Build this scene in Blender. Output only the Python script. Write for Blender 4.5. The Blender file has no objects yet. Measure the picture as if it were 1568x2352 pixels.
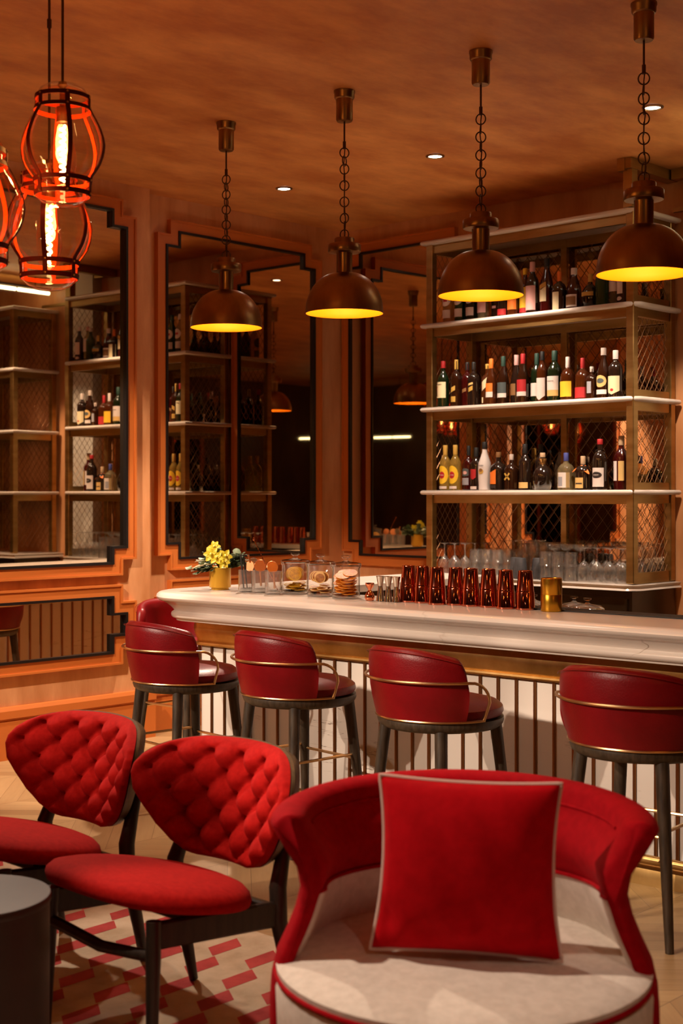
import bpy, math, random
from mathutils import Vector, Matrix
random.seed(7)
sc = bpy.context.scene
COL = sc.collection
PI = math.pi
R = math.radians

# ------------------------------------------------------------------ camera, exposure, world
cam_d = bpy.data.cameras.new('camera')
cam = bpy.data.objects.new('camera', cam_d)
COL.objects.link(cam)
cam.location = (0, 0, 1.57)
cam.rotation_euler = (R(90), 0, R(43.7))
cam_d.sensor_fit = 'HORIZONTAL'
cam_d.sensor_width = 24
cam_d.lens = 24 * 3150 / 1568
cam_d.shift_y = -40 / 1568
cam_d.clip_start = 0.05
cam_d.dof.use_dof = True
cam_d.dof.focus_distance = 6.3
cam_d.dof.aperture_fstop = 3.4
sc.camera = cam
vs = sc.view_settings
vs.view_transform = 'Standard'
vs.look = 'None'
vs.gamma = 1.0
vs.use_curve_mapping = False
vs.exposure = 0.13
w = bpy.data.worlds.new('night')
sc.world = w
w.use_nodes = True
w.node_tree.nodes['Background'].inputs[0].default_value = (0.02, 0.03, 0.05, 1)
w.node_tree.nodes['Background'].inputs[1].default_value = 0.3
cy = sc.cycles
cy.use_denoising = True
cy.max_bounces = 9
cy.diffuse_bounces = 4
cy.glossy_bounces = 6
cy.transmission_bounces = 6
cy.transparent_max_bounces = 40
cy.caustics_reflective = False
cy.caustics_refractive = False
cy.sample_clamp_indirect = 6
cy.use_adaptive_sampling = True
cy.adaptive_threshold = 0.02

H = 3.55            # ceiling height
UL = -7.15          # left wall
VB = 7.5            # back wall
UR, VF = 3.2, -3.4  # walls behind the camera

SPOT_COL = (1.0, 0.80, 0.62)
PEND_COL = (1.0, 0.58, 0.14)
LANT_COL = (1.0, 0.42, 0.10)
SPOT_W = 150.0
PEND_W = 3.2
LANT_W = 6.5


def spot(name, loc, to, watts, angle, blend=0.35, col=SPOT_COL, radius=0.045):
    d = bpy.data.lights.new(name, 'SPOT')
    d.energy = watts
    d.color = col
    d.spot_size = R(angle)
    d.spot_blend = blend
    d.shadow_soft_size = radius
    o = bpy.data.objects.new(name, d)
    COL.objects.link(o)
    o.location = loc
    o.rotation_euler = (Vector(to) - Vector(loc)).to_track_quat('-Z', 'Y').to_euler()
    return o


def point(name, loc, watts, col, radius, parent=None):
    d = bpy.data.lights.new(name, 'POINT')
    d.energy = watts
    d.color = col
    d.shadow_soft_size = radius
    o = bpy.data.objects.new(name, d)
    COL.objects.link(o)
    o.location = loc
    if parent:
        o.parent = parent
    return o


# ceiling spots: (lamp position) -> aimed point, watts, cone
SPOTS = [
    ((-6.39, 6.15), (-5.75, 5.5, 0.2), 3.6, 66),
    ((-5.14, 6.17), (-5.14, 6.80, 0.8), 1.5, 78),
    ((-3.69, 6.16), (-3.95, 6.80, 0.8), 1.5, 78),
    ((-6.60, -1.10), (-5.3, 4.7, 0.45), 5.2, 20),
    ((-5.70, -1.20), (-4.4, 4.7, 0.45), 5.2, 20),
    ((-4.80, -1.30), (-3.5, 4.75, 0.45), 5.2, 20),
    ((-3.80, -1.30), (-2.5, 4.8, 0.45), 5.2, 20),
    ((-5.40, 2.40), (-7.0, 5.0, 0.6), 5.0, 50),
    ((-6.35, 3.40), (-3.4, 2.80, 0.6), 2.8, 30),
    ((-3.70, 1.20), (-2.0, 2.6, 0.5), 2.4, 40),
    ((-4.60, 3.00), (-4.2, 3.9, 0.0), 0.5, 60),
    ((0.4, 1.2), (0.4, 1.6, 0), 0.5, 90),
    ((1.6, -1.2), (1.6, -1.2, 0), 0.7, 90),
    ((-3.2, -1.6), (-3.2, -1.6, 0), 0.5, 70),
]
for (lx, ly), to, f, ang in SPOTS:
    spot('ceiling_spot', (lx, ly, H - 0.03), to, SPOT_W * f, ang)


# ------------------------------------------------------------------ helpers
class MB:
    """collects verts and faces, then links them as one mesh object"""
    def __init__(s):
        s.v, s.f, s.m = [], [], []

    def add(s, verts, faces, mi=0):
        b = len(s.v)
        s.v += [tuple(p) for p in verts]
        s.f += [tuple(b + i for i in f) for f in faces]
        s.m += [mi] * len(faces)
        return s

    def box(s, c, d, mi=0, rot=None, ch=0.0):
        hx, hy, hz = d[0] / 2, d[1] / 2, d[2] / 2
        if ch <= 0:
            vv = [Vector((x, y, z)) for x in (-hx, hx) for y in (-hy, hy) for z in (-hz, hz)]
            ff = [(0, 1, 3, 2), (4, 6, 7, 5), (0, 4, 5, 1), (2, 3, 7, 6), (0, 2, 6, 4), (1, 5, 7, 3)]
        else:
            vv, ff = [], []
            def ring(x, y, z, c2):
                return [Vector(p) for p in ((-x + c2, -y, z), (x - c2, -y, z), (x, -y + c2, z), (x, y - c2, z), (x - c2, y, z), (-x + c2, y, z), (-x, y - c2, z), (-x, -y + c2, z))]
            for z, i in ((-hz, ch), (-hz + ch, 0), (hz - ch, 0), (hz, ch)):
                vv += ring(hx - i, hy - i, z, ch if i == 0 else ch * 0.6)
            for k in range(3):
                for j in range(8):
                    a, b2 = k * 8 + j, k * 8 + (j + 1) % 8
                    ff.append((a, b2, b2 + 8, a + 8))
            ff += [tuple(range(7, -1, -1)), tuple(range(24, 32))]
        if rot is not None:
            vv = [rot @ p for p in vv]
        C = Vector(c)
        return s.add([p + C for p in vv], ff, mi)

    def lathe(s, prof, c=(0, 0, 0), n=24, mi=0, sx=1.0, sy=1.0, ex=2.0, rot=0.0, a0=0.0, a1=None, axis=None):
        """prof [(r,z)]; r<=1e-6 makes a pole; ex>2 squares the section"""
        C = Vector(c)
        full = a1 is None
        nn = n if full else n + 1
        vv, ff, idx = [], [], []
        for r, z in prof:
            if r <= 1e-6:
                idx.append([len(vv)] * nn)
                vv.append(Vector((0, 0, z)))
            else:
                row = []
                for k in range(nn):
                    t = a0 + ((2 * PI) if full else (a1 - a0)) * k / n
                    q = 1.0
                    if ex != 2.0:
                        q = (abs(math.cos(t)) ** ex + abs(math.sin(t)) ** ex) ** (-1 / ex)
                    x, y = r * q * math.cos(t) * sx, r * q * math.sin(t) * sy
                    row.append(len(vv))
                    vv.append(Vector((x * math.cos(rot) - y * math.sin(rot), x * math.sin(rot) + y * math.cos(rot), z)))
                idx.append(row)
        for i in range(len(prof) - 1):
            A, B = idx[i], idx[i + 1]
            for k in range(n):
                k2 = (k + 1) % n if full else k + 1
                q = [A[k], A[k2], B[k2], B[k]]
                o = []
                for j in q:
                    if j not in o:
                        o.append(j)
                if len(o) >= 3:
                    ff.append(tuple(o))
        if axis is not None:
            M = Vector((0, 0, 1)).rotation_difference(Vector(axis).normalized()).to_matrix()
            vv = [M @ p for p in vv]
        return s.add([p + C for p in vv], ff, mi)

    def tube(s, pts, r, n=8, mi=0, closed=False, cap=True):
        P = [Vector(p) for p in pts]
        N = len(P)
        rr = r if isinstance(r, (list, tuple)) else [r] * N
        vv, ff = [], []
        prev = None
        for i in range(N):
            if closed:
                t = P[(i + 1) % N] - P[i - 1]
            else:
                t = P[min(i + 1, N - 1)] - P[max(i - 1, 0)]
            t = t.normalized() if t.length > 1e-9 else Vector((0, 0, 1))
            if prev is None:
                a = Vector((0, 0, 1)) if abs(t.z) < 0.9 else Vector((1, 0, 0))
                nr = (a - t * a.dot(t)).normalized()
            else:
                nr = prev - t * prev.dot(t)
                nr = nr.normalized() if nr.length > 1e-6 else Vector((1, 0, 0))
            prev = nr
            bn = t.cross(nr)
            for k in range(n):
                an = 2 * PI * k / n
                vv.append(P[i] + (nr * math.cos(an) + bn * math.sin(an)) * rr[i])
        L = N if closed else N - 1
        for i in range(L):
            for k in range(n):
                a, b = i * n + k, i * n + (k + 1) % n
                c2, d2 = ((i + 1) % N) * n + (k + 1) % n, ((i + 1) % N) * n + k
                ff.append((a, b, c2, d2))
        if cap and not closed:
            ff.append(tuple(range(n - 1, -1, -1)))
            ff.append(tuple((N - 1) * n + k for k in range(n)))
        return s.add(vv, ff, mi)

    def cyl(s, a, b, r0, r1=None, n=14, mi=0):
        return s.tube([a, b], [r0, r0 if r1 is None else r1], n, mi)

    def ball(s, c, r, n=10, mi=0, sz=1.0):
        m = max(4, n // 2)
        prof = [(r * math.sin(PI * i / m), -r * sz * math.cos(PI * i / m)) for i in range(m + 1)]
        prof[0] = (0, prof[0][1]); prof[-1] = (0, prof[-1][1])
        return s.lathe(prof, c, n, mi)

    def grid(s, fn, nu, nv, mi=0, cu=False, flip=False):
        vv = [fn(i, j) for j in range(nv + 1) for i in range(nu + (0 if cu else 1))]
        W = nu if cu else nu + 1
        ff = []
        for j in range(nv):
            for i in range(nu):
                i2 = (i + 1) % W if cu else i + 1
                q = (j * W + i, j * W + i2, (j + 1) * W + i2, (j + 1) * W + i)
                ff.append(q[::-1] if flip else q)
        return s.add(vv, ff, mi)

    def build(s, name, mats, parent=None, smooth=38, loc=None, rotz=0.0):
        me = bpy.data.meshes.new(name)
        me.from_pydata(s.v, [], s.f)
        for m in (mats if isinstance(mats, (list, tuple)) else [mats]):
            me.materials.append(m)
        if any(s.m):
            me.polygons.foreach_set('material_index', s.m)
        if smooth:
            me.polygons.foreach_set('use_smooth', [True] * len(me.polygons))
            me.set_sharp_from_angle(angle=R(smooth))
        me.update()
        o = bpy.data.objects.new(name, me)
        COL.objects.link(o)
        if parent:
            o.parent = parent
        if loc:
            o.location = loc
        if rotz:
            o.rotation_euler = (0, 0, rotz)
        return o


def tag(o, label, cat, group=None):
    o['label'] = label
    o['category'] = cat
    if group:
        o['group'] = group
    return o


def thing(name, label, cat, loc=(0, 0, 0), rz=0.0, group=None):
    o = bpy.data.objects.new(name, None)
    COL.objects.link(o)
    o.location = loc
    o.rotation_euler = (0, 0, rz)
    o.empty_display_size = 0.1
    return tag(o, label, cat, group)


def structure(o):
    o['kind'] = 'structure'
    return o


KIDS = {}
def dup(root, loc, rz=0.0, label=None, group=None):
    """a copy of a thing with copies of its parts and sub-parts"""
    def rec(o, parent):
        c = o.copy()
        COL.objects.link(c)
        if parent:
            c.parent = parent
        for ch in list(o.children):
            rec(ch, c)
        return c
    r = rec(root, None)
    r.location = loc
    r.rotation_euler = (0, 0, rz)
    if label:
        r['label'] = label
    if group:
        r['group'] = group
    return r


# ------------------------------------------------------------------ materials
def nt(m):
    return m.node_tree.nodes, m.node_tree.links


def mat(name, col, rough=0.5, metal=0.0, coat=0.0, sheen=0.0, emit=None, es=0.0, spec=None):
    m = bpy.data.materials.new(name)
    m.use_nodes = True
    b = m.node_tree.nodes['Principled BSDF']
    b.inputs['Base Color'].default_value = (*col, 1)
    b.inputs['Roughness'].default_value = rough
    b.inputs['Metallic'].default_value = metal
    b.inputs['Coat Weight'].default_value = coat
    b.inputs['Coat Roughness'].default_value = 0.15
    b.inputs['Sheen Weight'].default_value = sheen
    if spec is not None:
        b.inputs['Specular IOR Level'].default_value = spec
    if emit:
        b.inputs['Emission Color'].default_value = (*emit, 1)
        b.inputs['Emission Strength'].default_value = es
    return m


def noise_mix(m, c1, c2, scale, stretch=(1, 1, 1), detail=4, lo=0.35, hi=0.65, bump=0.0, coords='Object', rough=None, bscale=None):
    """base colour drifting between c1 and c2 with a noise pattern"""
    N, L = nt(m)
    b = N['Principled BSDF']
    tc = N.new('ShaderNodeTexCoord')
    mp = N.new('ShaderNodeMapping')
    mp.inputs['Scale'].default_value = stretch
    L.new(tc.outputs[coords], mp.inputs[0])
    nz = N.new('ShaderNodeTexNoise')
    nz.inputs['Scale'].default_value = scale
    nz.inputs['Detail'].default_value = detail
    nz.inputs['Roughness'].default_value = 0.62
    L.new(mp.outputs[0], nz.inputs['Vector'])
    cr = N.new('ShaderNodeValToRGB')
    cr.color_ramp.elements[0].position = lo
    cr.color_ramp.elements[1].position = hi
    cr.color_ramp.elements[0].color = (*c1, 1)
    cr.color_ramp.elements[1].color = (*c2, 1)
    L.new(nz.outputs[0], cr.inputs[0])
    L.new(cr.outputs[0], b.inputs['Base Color'])
    if rough:
        mr = N.new('ShaderNodeMapRange')
        mr.inputs['To Min'].default_value = rough[0]
        mr.inputs['To Max'].default_value = rough[1]
        L.new(nz.outputs[0], mr.inputs['Value'])
        L.new(mr.outputs[0], b.inputs['Roughness'])
    if bump:
        src = nz
        if bscale:
            src = N.new('ShaderNodeTexNoise')
            src.inputs['Scale'].default_value = bscale
            src.inputs['Detail'].default_value = 3
            L.new(mp.outputs[0], src.inputs['Vector'])
        bp = N.new('ShaderNodeBump')
        bp.inputs['Strength'].default_value = bump
        bp.inputs['Distance'].default_value = 0.01
        L.new(src.outputs[0], bp.inputs['Height'])
        L.new(bp.outputs[0], b.inputs['Normal'])
    return m


M = {}
M['wall'] = noise_mix(mat('copper_plaster', (0.5, 0.25, 0.12), 0.55), (0.52, 0.20, 0.068), (0.78, 0.39, 0.18), 3.2, (1.6, 1.6, 0.35), 7, 0.3, 0.72, bump=0.12, bscale=30, rough=(0.42, 0.66))
M['ceiling'] = noise_mix(mat('copper_ceiling', (0.5, 0.22, 0.08), 0.5), (0.58, 0.195, 0.048), (0.92, 0.425, 0.130), 3.2, (1.3, 0.6, 1), 12, 0.34, 0.68, bump=0.25, bscale=14, rough=(0.38, 0.62))
M['trim'] = mat('orange_trim', (0.56, 0.15, 0.025), 0.5)
M['black'] = mat('black_lacquer', (0.008, 0.006, 0.006), 0.35)
M['mirror'] = mat('smoked_mirror', (0.68, 0.57, 0.44), 0.015, 1.0)
M['brass'] = noise_mix(mat('brushed_brass', (0.6, 0.36, 0.12), 0.3, 1.0), (0.46, 0.26, 0.08), (0.66, 0.40, 0.15), 4, (1, 1, 6), 4, rough=(0.22, 0.42))
M['bar_brass'] = noise_mix(mat('aged_brass_band', (0.6, 0.36, 0.12), 0.3, 1.0), (0.50, 0.28, 0.08), (0.72, 0.44, 0.17), 3, (1.2, 1.2, 1), 5, rough=(0.24, 0.44))
M['rail_brass'] = mat('pale_brass_rail', (0.70, 0.47, 0.24), 0.28, 1.0)
M['rod_brass'] = mat('dark_brass_rod', (0.33, 0.15, 0.06), 0.32, 1.0)
M['lamp_brass'] = noise_mix(mat('antique_brass', (0.3, 0.17, 0.07), 0.35, 1.0), (0.22, 0.12, 0.045), (0.36, 0.21, 0.09), 5, (1, 1, 0.3), 4, rough=(0.27, 0.40))
M['chain'] = mat('dark_bronze', (0.10, 0.05, 0.025), 0.45, 0.9)
M['gold_inner'] = mat('gold_enamel', (0.90, 0.36, 0.008), 0.5)
M['frame'] = noise_mix(mat('shelf_bronze', (0.30, 0.18, 0.07), 0.38, 1.0), (0.36, 0.215, 0.07), (0.48, 0.30, 0.11), 3, (1, 1, 5), 3, rough=(0.32, 0.46))
M['mesh'] = mat('copper_mesh_wire', (0.19, 0.095, 0.045), 0.4, 0.9)
M['cabinet'] = noise_mix(mat('dark_bronze_cabinet', (0.10, 0.055, 0.03), 0.32, 0.8), (0.08, 0.042, 0.02), (0.13, 0.075, 0.035), 2, (1, 1, 1), 3)
M['dark_wood'] = noise_mix(mat('smoked_oak', (0.05, 0.03, 0.018), 0.45), (0.028, 0.018, 0.010), (0.075, 0.05, 0.03), 12, (6, 6, 0.6), 5, bump=0.05)
M['black_wood'] = noise_mix(mat('black_stained_wood', (0.02, 0.012, 0.008), 0.4), (0.012, 0.008, 0.006), (0.03, 0.02, 0.013), 10, (5, 5, 0.6), 4)
M['shell_wood'] = noise_mix(mat('backrest_veneer', (0.09, 0.06, 0.03), 0.45), (0.06, 0.038, 0.02), (0.12, 0.08, 0.045), 9, (6, 6, 1), 4)
M['leather'] = noise_mix(mat('red_leather', (0.3, 0.008, 0.012), 0.38, spec=0.35), (0.155, 0.001, 0.003), (0.215, 0.002, 0.005), 5, (1, 1, 1), 4, bump=0.10, bscale=160)
M['red_fabric'] = noise_mix(mat('red_wool', (0.45, 0.02, 0.014), 0.9, spec=0.15), (0.32, 0.003, 0.002), (0.40, 0.006, 0.004), 60, (1, 1, 1), 3, bump=0.12, bscale=420)
M['tub_red'] = noise_mix(mat('red_upholstery', (0.42, 0.004, 0.012), 0.9, spec=0.12), (0.30, 0.000, 0.004), (0.37, 0.001, 0.006), 40, (1, 1, 1), 3, bump=0.10, bscale=420)
M['cushion_red'] = noise_mix(mat('red_cushion_cloth', (0.5, 0.008, 0.012), 0.9, spec=0.12), (0.42, 0.000, 0.004), (0.50, 0.001, 0.006), 30, (1, 1, 1), 3, bump=0.12, bscale=380)
M['white_fabric'] = noise_mix(mat('cream_upholstery', (0.68, 0.6, 0.52), 0.9), (0.62, 0.545, 0.47), (0.72, 0.64, 0.56), 40, (1, 1, 1), 3, bump=0.10, bscale=400)
M['piping'] = mat('pink_white_piping', (0.70, 0.52, 0.45), 0.8)
M['drum'] = noise_mix(mat('dark_lacquered_drum', (0.05, 0.035, 0.03), 0.5), (0.028, 0.020, 0.017), (0.036, 0.026, 0.022), 8, (1, 1, 1), 3)
M['rubber'] = mat('black_rubber', (0.012, 0.010, 0.010), 0.6)
M['steel'] = mat('polished_steel', (0.55, 0.50, 0.44), 0.10, 1.0)
M['copper'] = mat('polished_copper', (0.75, 0.26, 0.13), 0.09, 1.0)
M['tool_copper'] = mat('brushed_copper', (0.85, 0.38, 0.17), 0.34, 1.0)
M['rose_copper'] = mat('rose_copper', (0.70, 0.22, 0.14), 0.06, 1.0)
M['gold'] = mat('satin_gold', (0.62, 0.33, 0.03), 0.30, 1.0)
M['gold_pot'] = mat('mustard_pot', (0.50, 0.27, 0.02), 0.35, 0.55)
M['strap'] = mat('red_brown_leather_strap', (0.085, 0.006, 0.002), 0.6, spec=0.15)
M['strap_lit'] = mat('strap_painted_bulb_light', (0.62, 0.040, 0.003), 0.9, spec=0.1)  # brighter orange paints the bulb's light onto the inner faces of the straps
M['strap_gold'] = mat('brass_rivet', (0.7, 0.42, 0.12), 0.3, 1.0)
M['plaster_white'] = mat('white_plaster_strip', (0.6, 0.55, 0.48), 0.6)
M['window_glass'] = mat('night_window_glass', (0.004, 0.005, 0.007), 0.05, 0.0)
M['tin_white'] = mat('white_enamel', (0.72, 0.64, 0.60), 0.4)
M['tube'] = mat('lit_tube', (1, 1, 1), 0.5, emit=(1.0, 0.97, 0.62), es=9.0)
M['led'] = mat('lit_downlight_lens', (1, 1, 1), 0.5, emit=(1.0, 0.93, 0.85), es=45.0)
M['filament'] = mat('lit_filament', (1, 0.8, 0.5), 0.5, emit=(1.0, 0.62, 0.24), es=26.0)
M['bulb'] = mat('lit_bulb', (1, 0.8, 0.5), 0.5, emit=(1.0, 0.72, 0.25), es=4.0)
M['slate'] = noise_mix(mat('slate_ceramic', (0.10, 0.095, 0.10), 0.6), (0.040, 0.038, 0.042), (0.055, 0.052, 0.058), 30, (1, 1, 1), 3)
M['tin_grey'] = mat('grey_metal', (0.4, 0.37, 0.34), 0.35, 1.0)
M['leaf'] = noise_mix(mat('eucalyptus_leaf', (0.16, 0.21, 0.12), 0.55), (0.07, 0.11, 0.05), (0.20, 0.26, 0.15), 14, (1, 1, 1), 3)
M['petal'] = noise_mix(mat('yellow_petal', (0.75, 0.60, 0.04), 0.5), (0.45, 0.37, 0.012), (0.66, 0.52, 0.03), 20, (1, 1, 1), 3)
M['petal_white'] = mat('pale_petal', (0.72, 0.62, 0.42), 0.5)
M['stem'] = mat('green_stem', (0.10, 0.13, 0.04), 0.6)


def marble(name, base, vein, sc1=2.2, horiz=False, rough=0.22, g0=0.54):
    m = mat(name, base, rough, coat=0.25)
    N, L = nt(m)
    b = N['Principled BSDF']
    tc = N.new('ShaderNodeTexCoord')
    def nz(scale, st, detail=5):
        mp = N.new('ShaderNodeMapping')
        mp.inputs['Scale'].default_value = st
        L.new(tc.outputs['Object'], mp.inputs[0])
        n = N.new('ShaderNodeTexNoise')
        n.inputs['Scale'].default_value = scale
        n.inputs['Detail'].default_value = detail
        L.new(mp.outputs[0], n.inputs['Vector'])
        return n.outputs[0]
    st = (0.5, 0.5, 5) if horiz else (0.6, 0.9, 1.6)
    n1 = nz(sc1, st)
    s1 = N.new('ShaderNodeMath'); s1.operation = 'SUBTRACT'; s1.inputs[1].default_value = 0.5
    L.new(n1, s1.inputs[0])
    ab = N.new('ShaderNodeMath'); ab.operation = 'ABSOLUTE'
    L.new(s1.outputs[0], ab.inputs[0])
    mr = N.new('ShaderNodeMapRange')
    mr.inputs['From Min'].default_value = 0.0
    mr.inputs['From Max'].default_value = 0.006 if horiz else 0.007
    mr.inputs['To Min'].default_value = 1.0
    mr.inputs['To Max'].default_value = 0.0
    L.new(ab.outputs[0], mr.inputs['Value'])
    n2 = nz(3.0, (1, 1, 1), 2)
    g = N.new('ShaderNodeMapRange')
    g.inputs['From Min'].default_value = g0
    g.inputs['From Max'].default_value = g0 + 0.12
    L.new(n2, g.inputs['Value'])
    mu = N.new('ShaderNodeMath'); mu.operation = 'MULTIPLY'
    L.new(mr.outputs[0], mu.inputs[0]); L.new(g.outputs[0], mu.inputs[1])
    n3 = nz(2.0, (1, 1, 2), 3)
    cl = N.new('ShaderNodeMix'); cl.data_type = 'RGBA'
    cl.inputs['A'].default_value = (*base, 1)
    cl.inputs['B'].default_value = (*[c * 0.84 for c in base], 1)
    L.new(n3, cl.inputs['Factor'])
    mx = N.new('ShaderNodeMix'); mx.data_type = 'RGBA'
    L.new(mu.outputs[0], mx.inputs['Factor'])
    L.new(cl.outputs['Result'], mx.inputs['A'])
    mx.inputs['B'].default_value = (*vein, 1)
    L.new(mx.outputs['Result'], b.inputs['Base Color'])
    return m


M['marble'] = marble('white_marble', (0.74, 0.64, 0.56), (0.30, 0.21, 0.15), g0=0.60)
M['marble_panel'] = marble('white_marble_panel', (0.80, 0.71, 0.63), (0.22, 0.14, 0.10), 3.0, True, 0.3)


def thin_glass(name, tint=(1, 1, 1), refl=1.0, rough=0.0, milk=0.0):
    """clear thin glass: light passes straight through, edges and highlights reflect"""
    m = bpy.data.materials.new(name)
    m.use_nodes = True
    N, L = nt(m)
    N.remove(N['Principled BSDF'])
    out = N['Material Output']
    t = N.new('ShaderNodeBsdfTransparent')
    t.inputs[0].default_value = (*tint, 1)
    g = N.new('ShaderNodeBsdfGlossy')
    g.inputs['Roughness'].default_value = rough
    lw = N.new('ShaderNodeLayerWeight')
    pw = N.new('ShaderNodeMath'); pw.operation = 'POWER'; pw.inputs[1].default_value = 2.6
    L.new(lw.outputs['Facing'], pw.inputs[0])
    mm = N.new('ShaderNodeMath'); mm.operation = 'MULTIPLY_ADD'; mm.inputs[1].default_value = 0.7 * refl; mm.inputs[2].default_value = 0.045 * refl
    mm.use_clamp = True
    L.new(pw.outputs[0], mm.inputs[0])
    mx = N.new('ShaderNodeMixShader')
    L.new(mm.outputs[0], mx.inputs[0])
    L.new(t.outputs[0], mx.inputs[1]); L.new(g.outputs[0], mx.inputs[2])
    if milk:
        df = N.new('ShaderNodeBsdfDiffuse')
        df.inputs[0].default_value = (0.9, 0.88, 0.86, 1)
        m2 = N.new('ShaderNodeMixShader')
        m2.inputs[0].default_value = milk
        L.new(mx.outputs[0], m2.inputs[1]); L.new(df.outputs[0], m2.inputs[2])
        mx = m2
    L.new(mx.outputs[0], out.inputs[0])
    return m


M['glass'] = thin_glass('clear_glass', (0.965, 0.96, 0.95), 1.8, 0.08, 0.03)
M['crystal'] = thin_glass('cut_crystal', (0.95, 0.94, 0.93), 2.2, 0.07, 0.06)
M['jar_glass'] = thin_glass('jar_glass', (0.965, 0.96, 0.95), 1.8, 0.05, 0.0)
M['lantern_glass'] = thin_glass('lantern_glass', (0.98, 0.93, 0.86), 1.0)


def bottle_glass(name, col, clear):
    """coloured bottle glass with drink inside: part see-through, glossy skin"""
    m = mat(name, col, 0.14, coat=0.8)
    m.node_tree.nodes['Principled BSDF'].inputs['Coat Roughness'].default_value = 0.09
    if clear > 0:
        N, L = nt(m)
        b = N['Principled BSDF']
        t = N.new('ShaderNodeBsdfTransparent')
        t.inputs[0].default_value = (*[min(1, 0.25 + c * 3.2) for c in col], 1)
        mx = N.new('ShaderNodeMixShader')
        mx.inputs[0].default_value = clear
        L.new(b.outputs[0], mx.inputs[1]); L.new(t.outputs[0], mx.inputs[2])
        L.new(mx.outputs[0], N['Material Output'].inputs[0])
    return m


G = {
    'dark': bottle_glass('dark_bottle_glass', (0.012, 0.006, 0.004), 0.0),
    'brown': bottle_glass('brown_bottle_glass', (0.022, 0.006, 0.002), 0.15),
    'amber': bottle_glass('amber_bottle_glass', (0.075, 0.016, 0.003), 0.3),
    'red': bottle_glass('red_bottle_glass', (0.040, 0.002, 0.002), 0.15),
    'green': bottle_glass('green_bottle_glass', (0.004, 0.012, 0.004), 0.08),
    'vivid': bottle_glass('bright_green_bottle_glass', (0.006, 0.045, 0.010), 0.25),
    'clear': bottle_glass('clear_bottle_glass', (0.24, 0.19, 0.10), 0.6),
    'straw': bottle_glass('straw_bottle_glass', (0.40, 0.24, 0.05), 0.5),
    'white': mat('white_bottle_coat', (0.68, 0.60, 0.57), 0.3),
}
LB = {}
def lab(key, col, rough=0.6, metal=0.0):
    LB[key] = mat('paint_' + key, col, rough, metal)
for k, c in dict(cream=(0.66, 0.55, 0.33), white=(0.68, 0.58, 0.53), red=(0.40, 0.012, 0.015), orange=(0.75, 0.17, 0.015),
                 yellow=(0.78, 0.48, 0.02), gold=(0.50, 0.29, 0.05), brown=(0.22, 0.10, 0.03), tan=(0.62, 0.39, 0.13),
                 grey=(0.30, 0.29, 0.32), slate=(0.06, 0.075, 0.075), black=(0.008, 0.007, 0.007), blue=(0.05, 0.06, 0.25),
                 pink=(0.62, 0.33, 0.30), green=(0.012, 0.045, 0.03), cork=(0.50, 0.33, 0.19), clear=(0.55, 0.44, 0.38), ink=(0.02, 0.012, 0.01)).items():
    lab(k, c)


def floor_mat():
    m = mat('oak_chevron', (0.4, 0.25, 0.12), 0.38)
    N, L = nt(m)
    b = N['Principled BSDF']
    tc = N.new('ShaderNodeTexCoord')
    sp = N.new('ShaderNodeSeparateXYZ')
    L.new(tc.outputs['Object'], sp.inputs[0])
    def mth(op, a, c=None):
        n = N.new('ShaderNodeMath'); n.operation = op
        if isinstance(a, float): n.inputs[0].default_value = a
        else: L.new(a, n.inputs[0])
        if c is not None:
            if isinstance(c, float): n.inputs[1].default_value = c
            else: L.new(c, n.inputs[1])
        return n.outputs[0]
    x, y = sp.outputs[0], sp.outputs[1]
    W, PW = 0.55, 0.13
    t = mth('PINGPONG', x, W)
    y2 = mth('ADD', y, mth('MULTIPLY', t, 0.9))
    q = mth('DIVIDE', y2, PW)
    iq = mth('FLOOR', q); fq = mth('FRACT', q)
    ix = mth('FLOOR', mth('DIVIDE', x, W)); fx = mth('FRACT', mth('DIVIDE', x, W))
    cb = N.new('ShaderNodeCombineXYZ')
    L.new(iq, cb.inputs[0]); L.new(ix, cb.inputs[1])
    wn = N.new('ShaderNodeTexWhiteNoise')
    L.new(cb.outputs[0], wn.inputs[0])
    gr = N.new('ShaderNodeTexNoise'); gr.inputs['Scale'].default_value = 5; gr.inputs['Detail'].default_value = 5
    cg = N.new('ShaderNodeCombineXYZ')
    L.new(mth('MULTIPLY', x, 1.5), cg.inputs[0]); L.new(mth('MULTIPLY', y2, 9.0), cg.inputs[1]); L.new(mth('MULTIPLY', iq, 3.7), cg.inputs[2])
    L.new(cg.outputs[0], gr.inputs['Vector'])
    v = mth('ADD', mth('MULTIPLY', wn.outputs[0], 0.55), mth('MULTIPLY', gr.outputs[0], 0.55))
    cr = N.new('ShaderNodeValToRGB')
    cr.color_ramp.elements[0].color = (0.26, 0.145, 0.062, 1)
    cr.color_ramp.elements[1].color = (0.45, 0.285, 0.135, 1)
    L.new(v, cr.inputs[0])
    s1 = mth('LESS_THAN', fq, 0.022)
    s2 = mth('LESS_THAN', fx, 0.006)
    sm = mth('MAXIMUM', s1, s2)
    mx = N.new('ShaderNodeMix'); mx.data_type = 'RGBA'
    L.new(mth('MULTIPLY', sm, 0.75), mx.inputs['Factor'])
    L.new(cr.outputs[0], mx.inputs['A'])
    mx.inputs['B'].default_value = (0.10, 0.055, 0.025, 1)
    L.new(mx.outputs['Result'], b.inputs['Base Color'])
    return m


M['floor'] = floor_mat()

# ------------------------------------------------------------------ room shell
def slab(name, c, d, m):
    return structure(MB().box(c, d).build(name, m, smooth=0))

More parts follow.
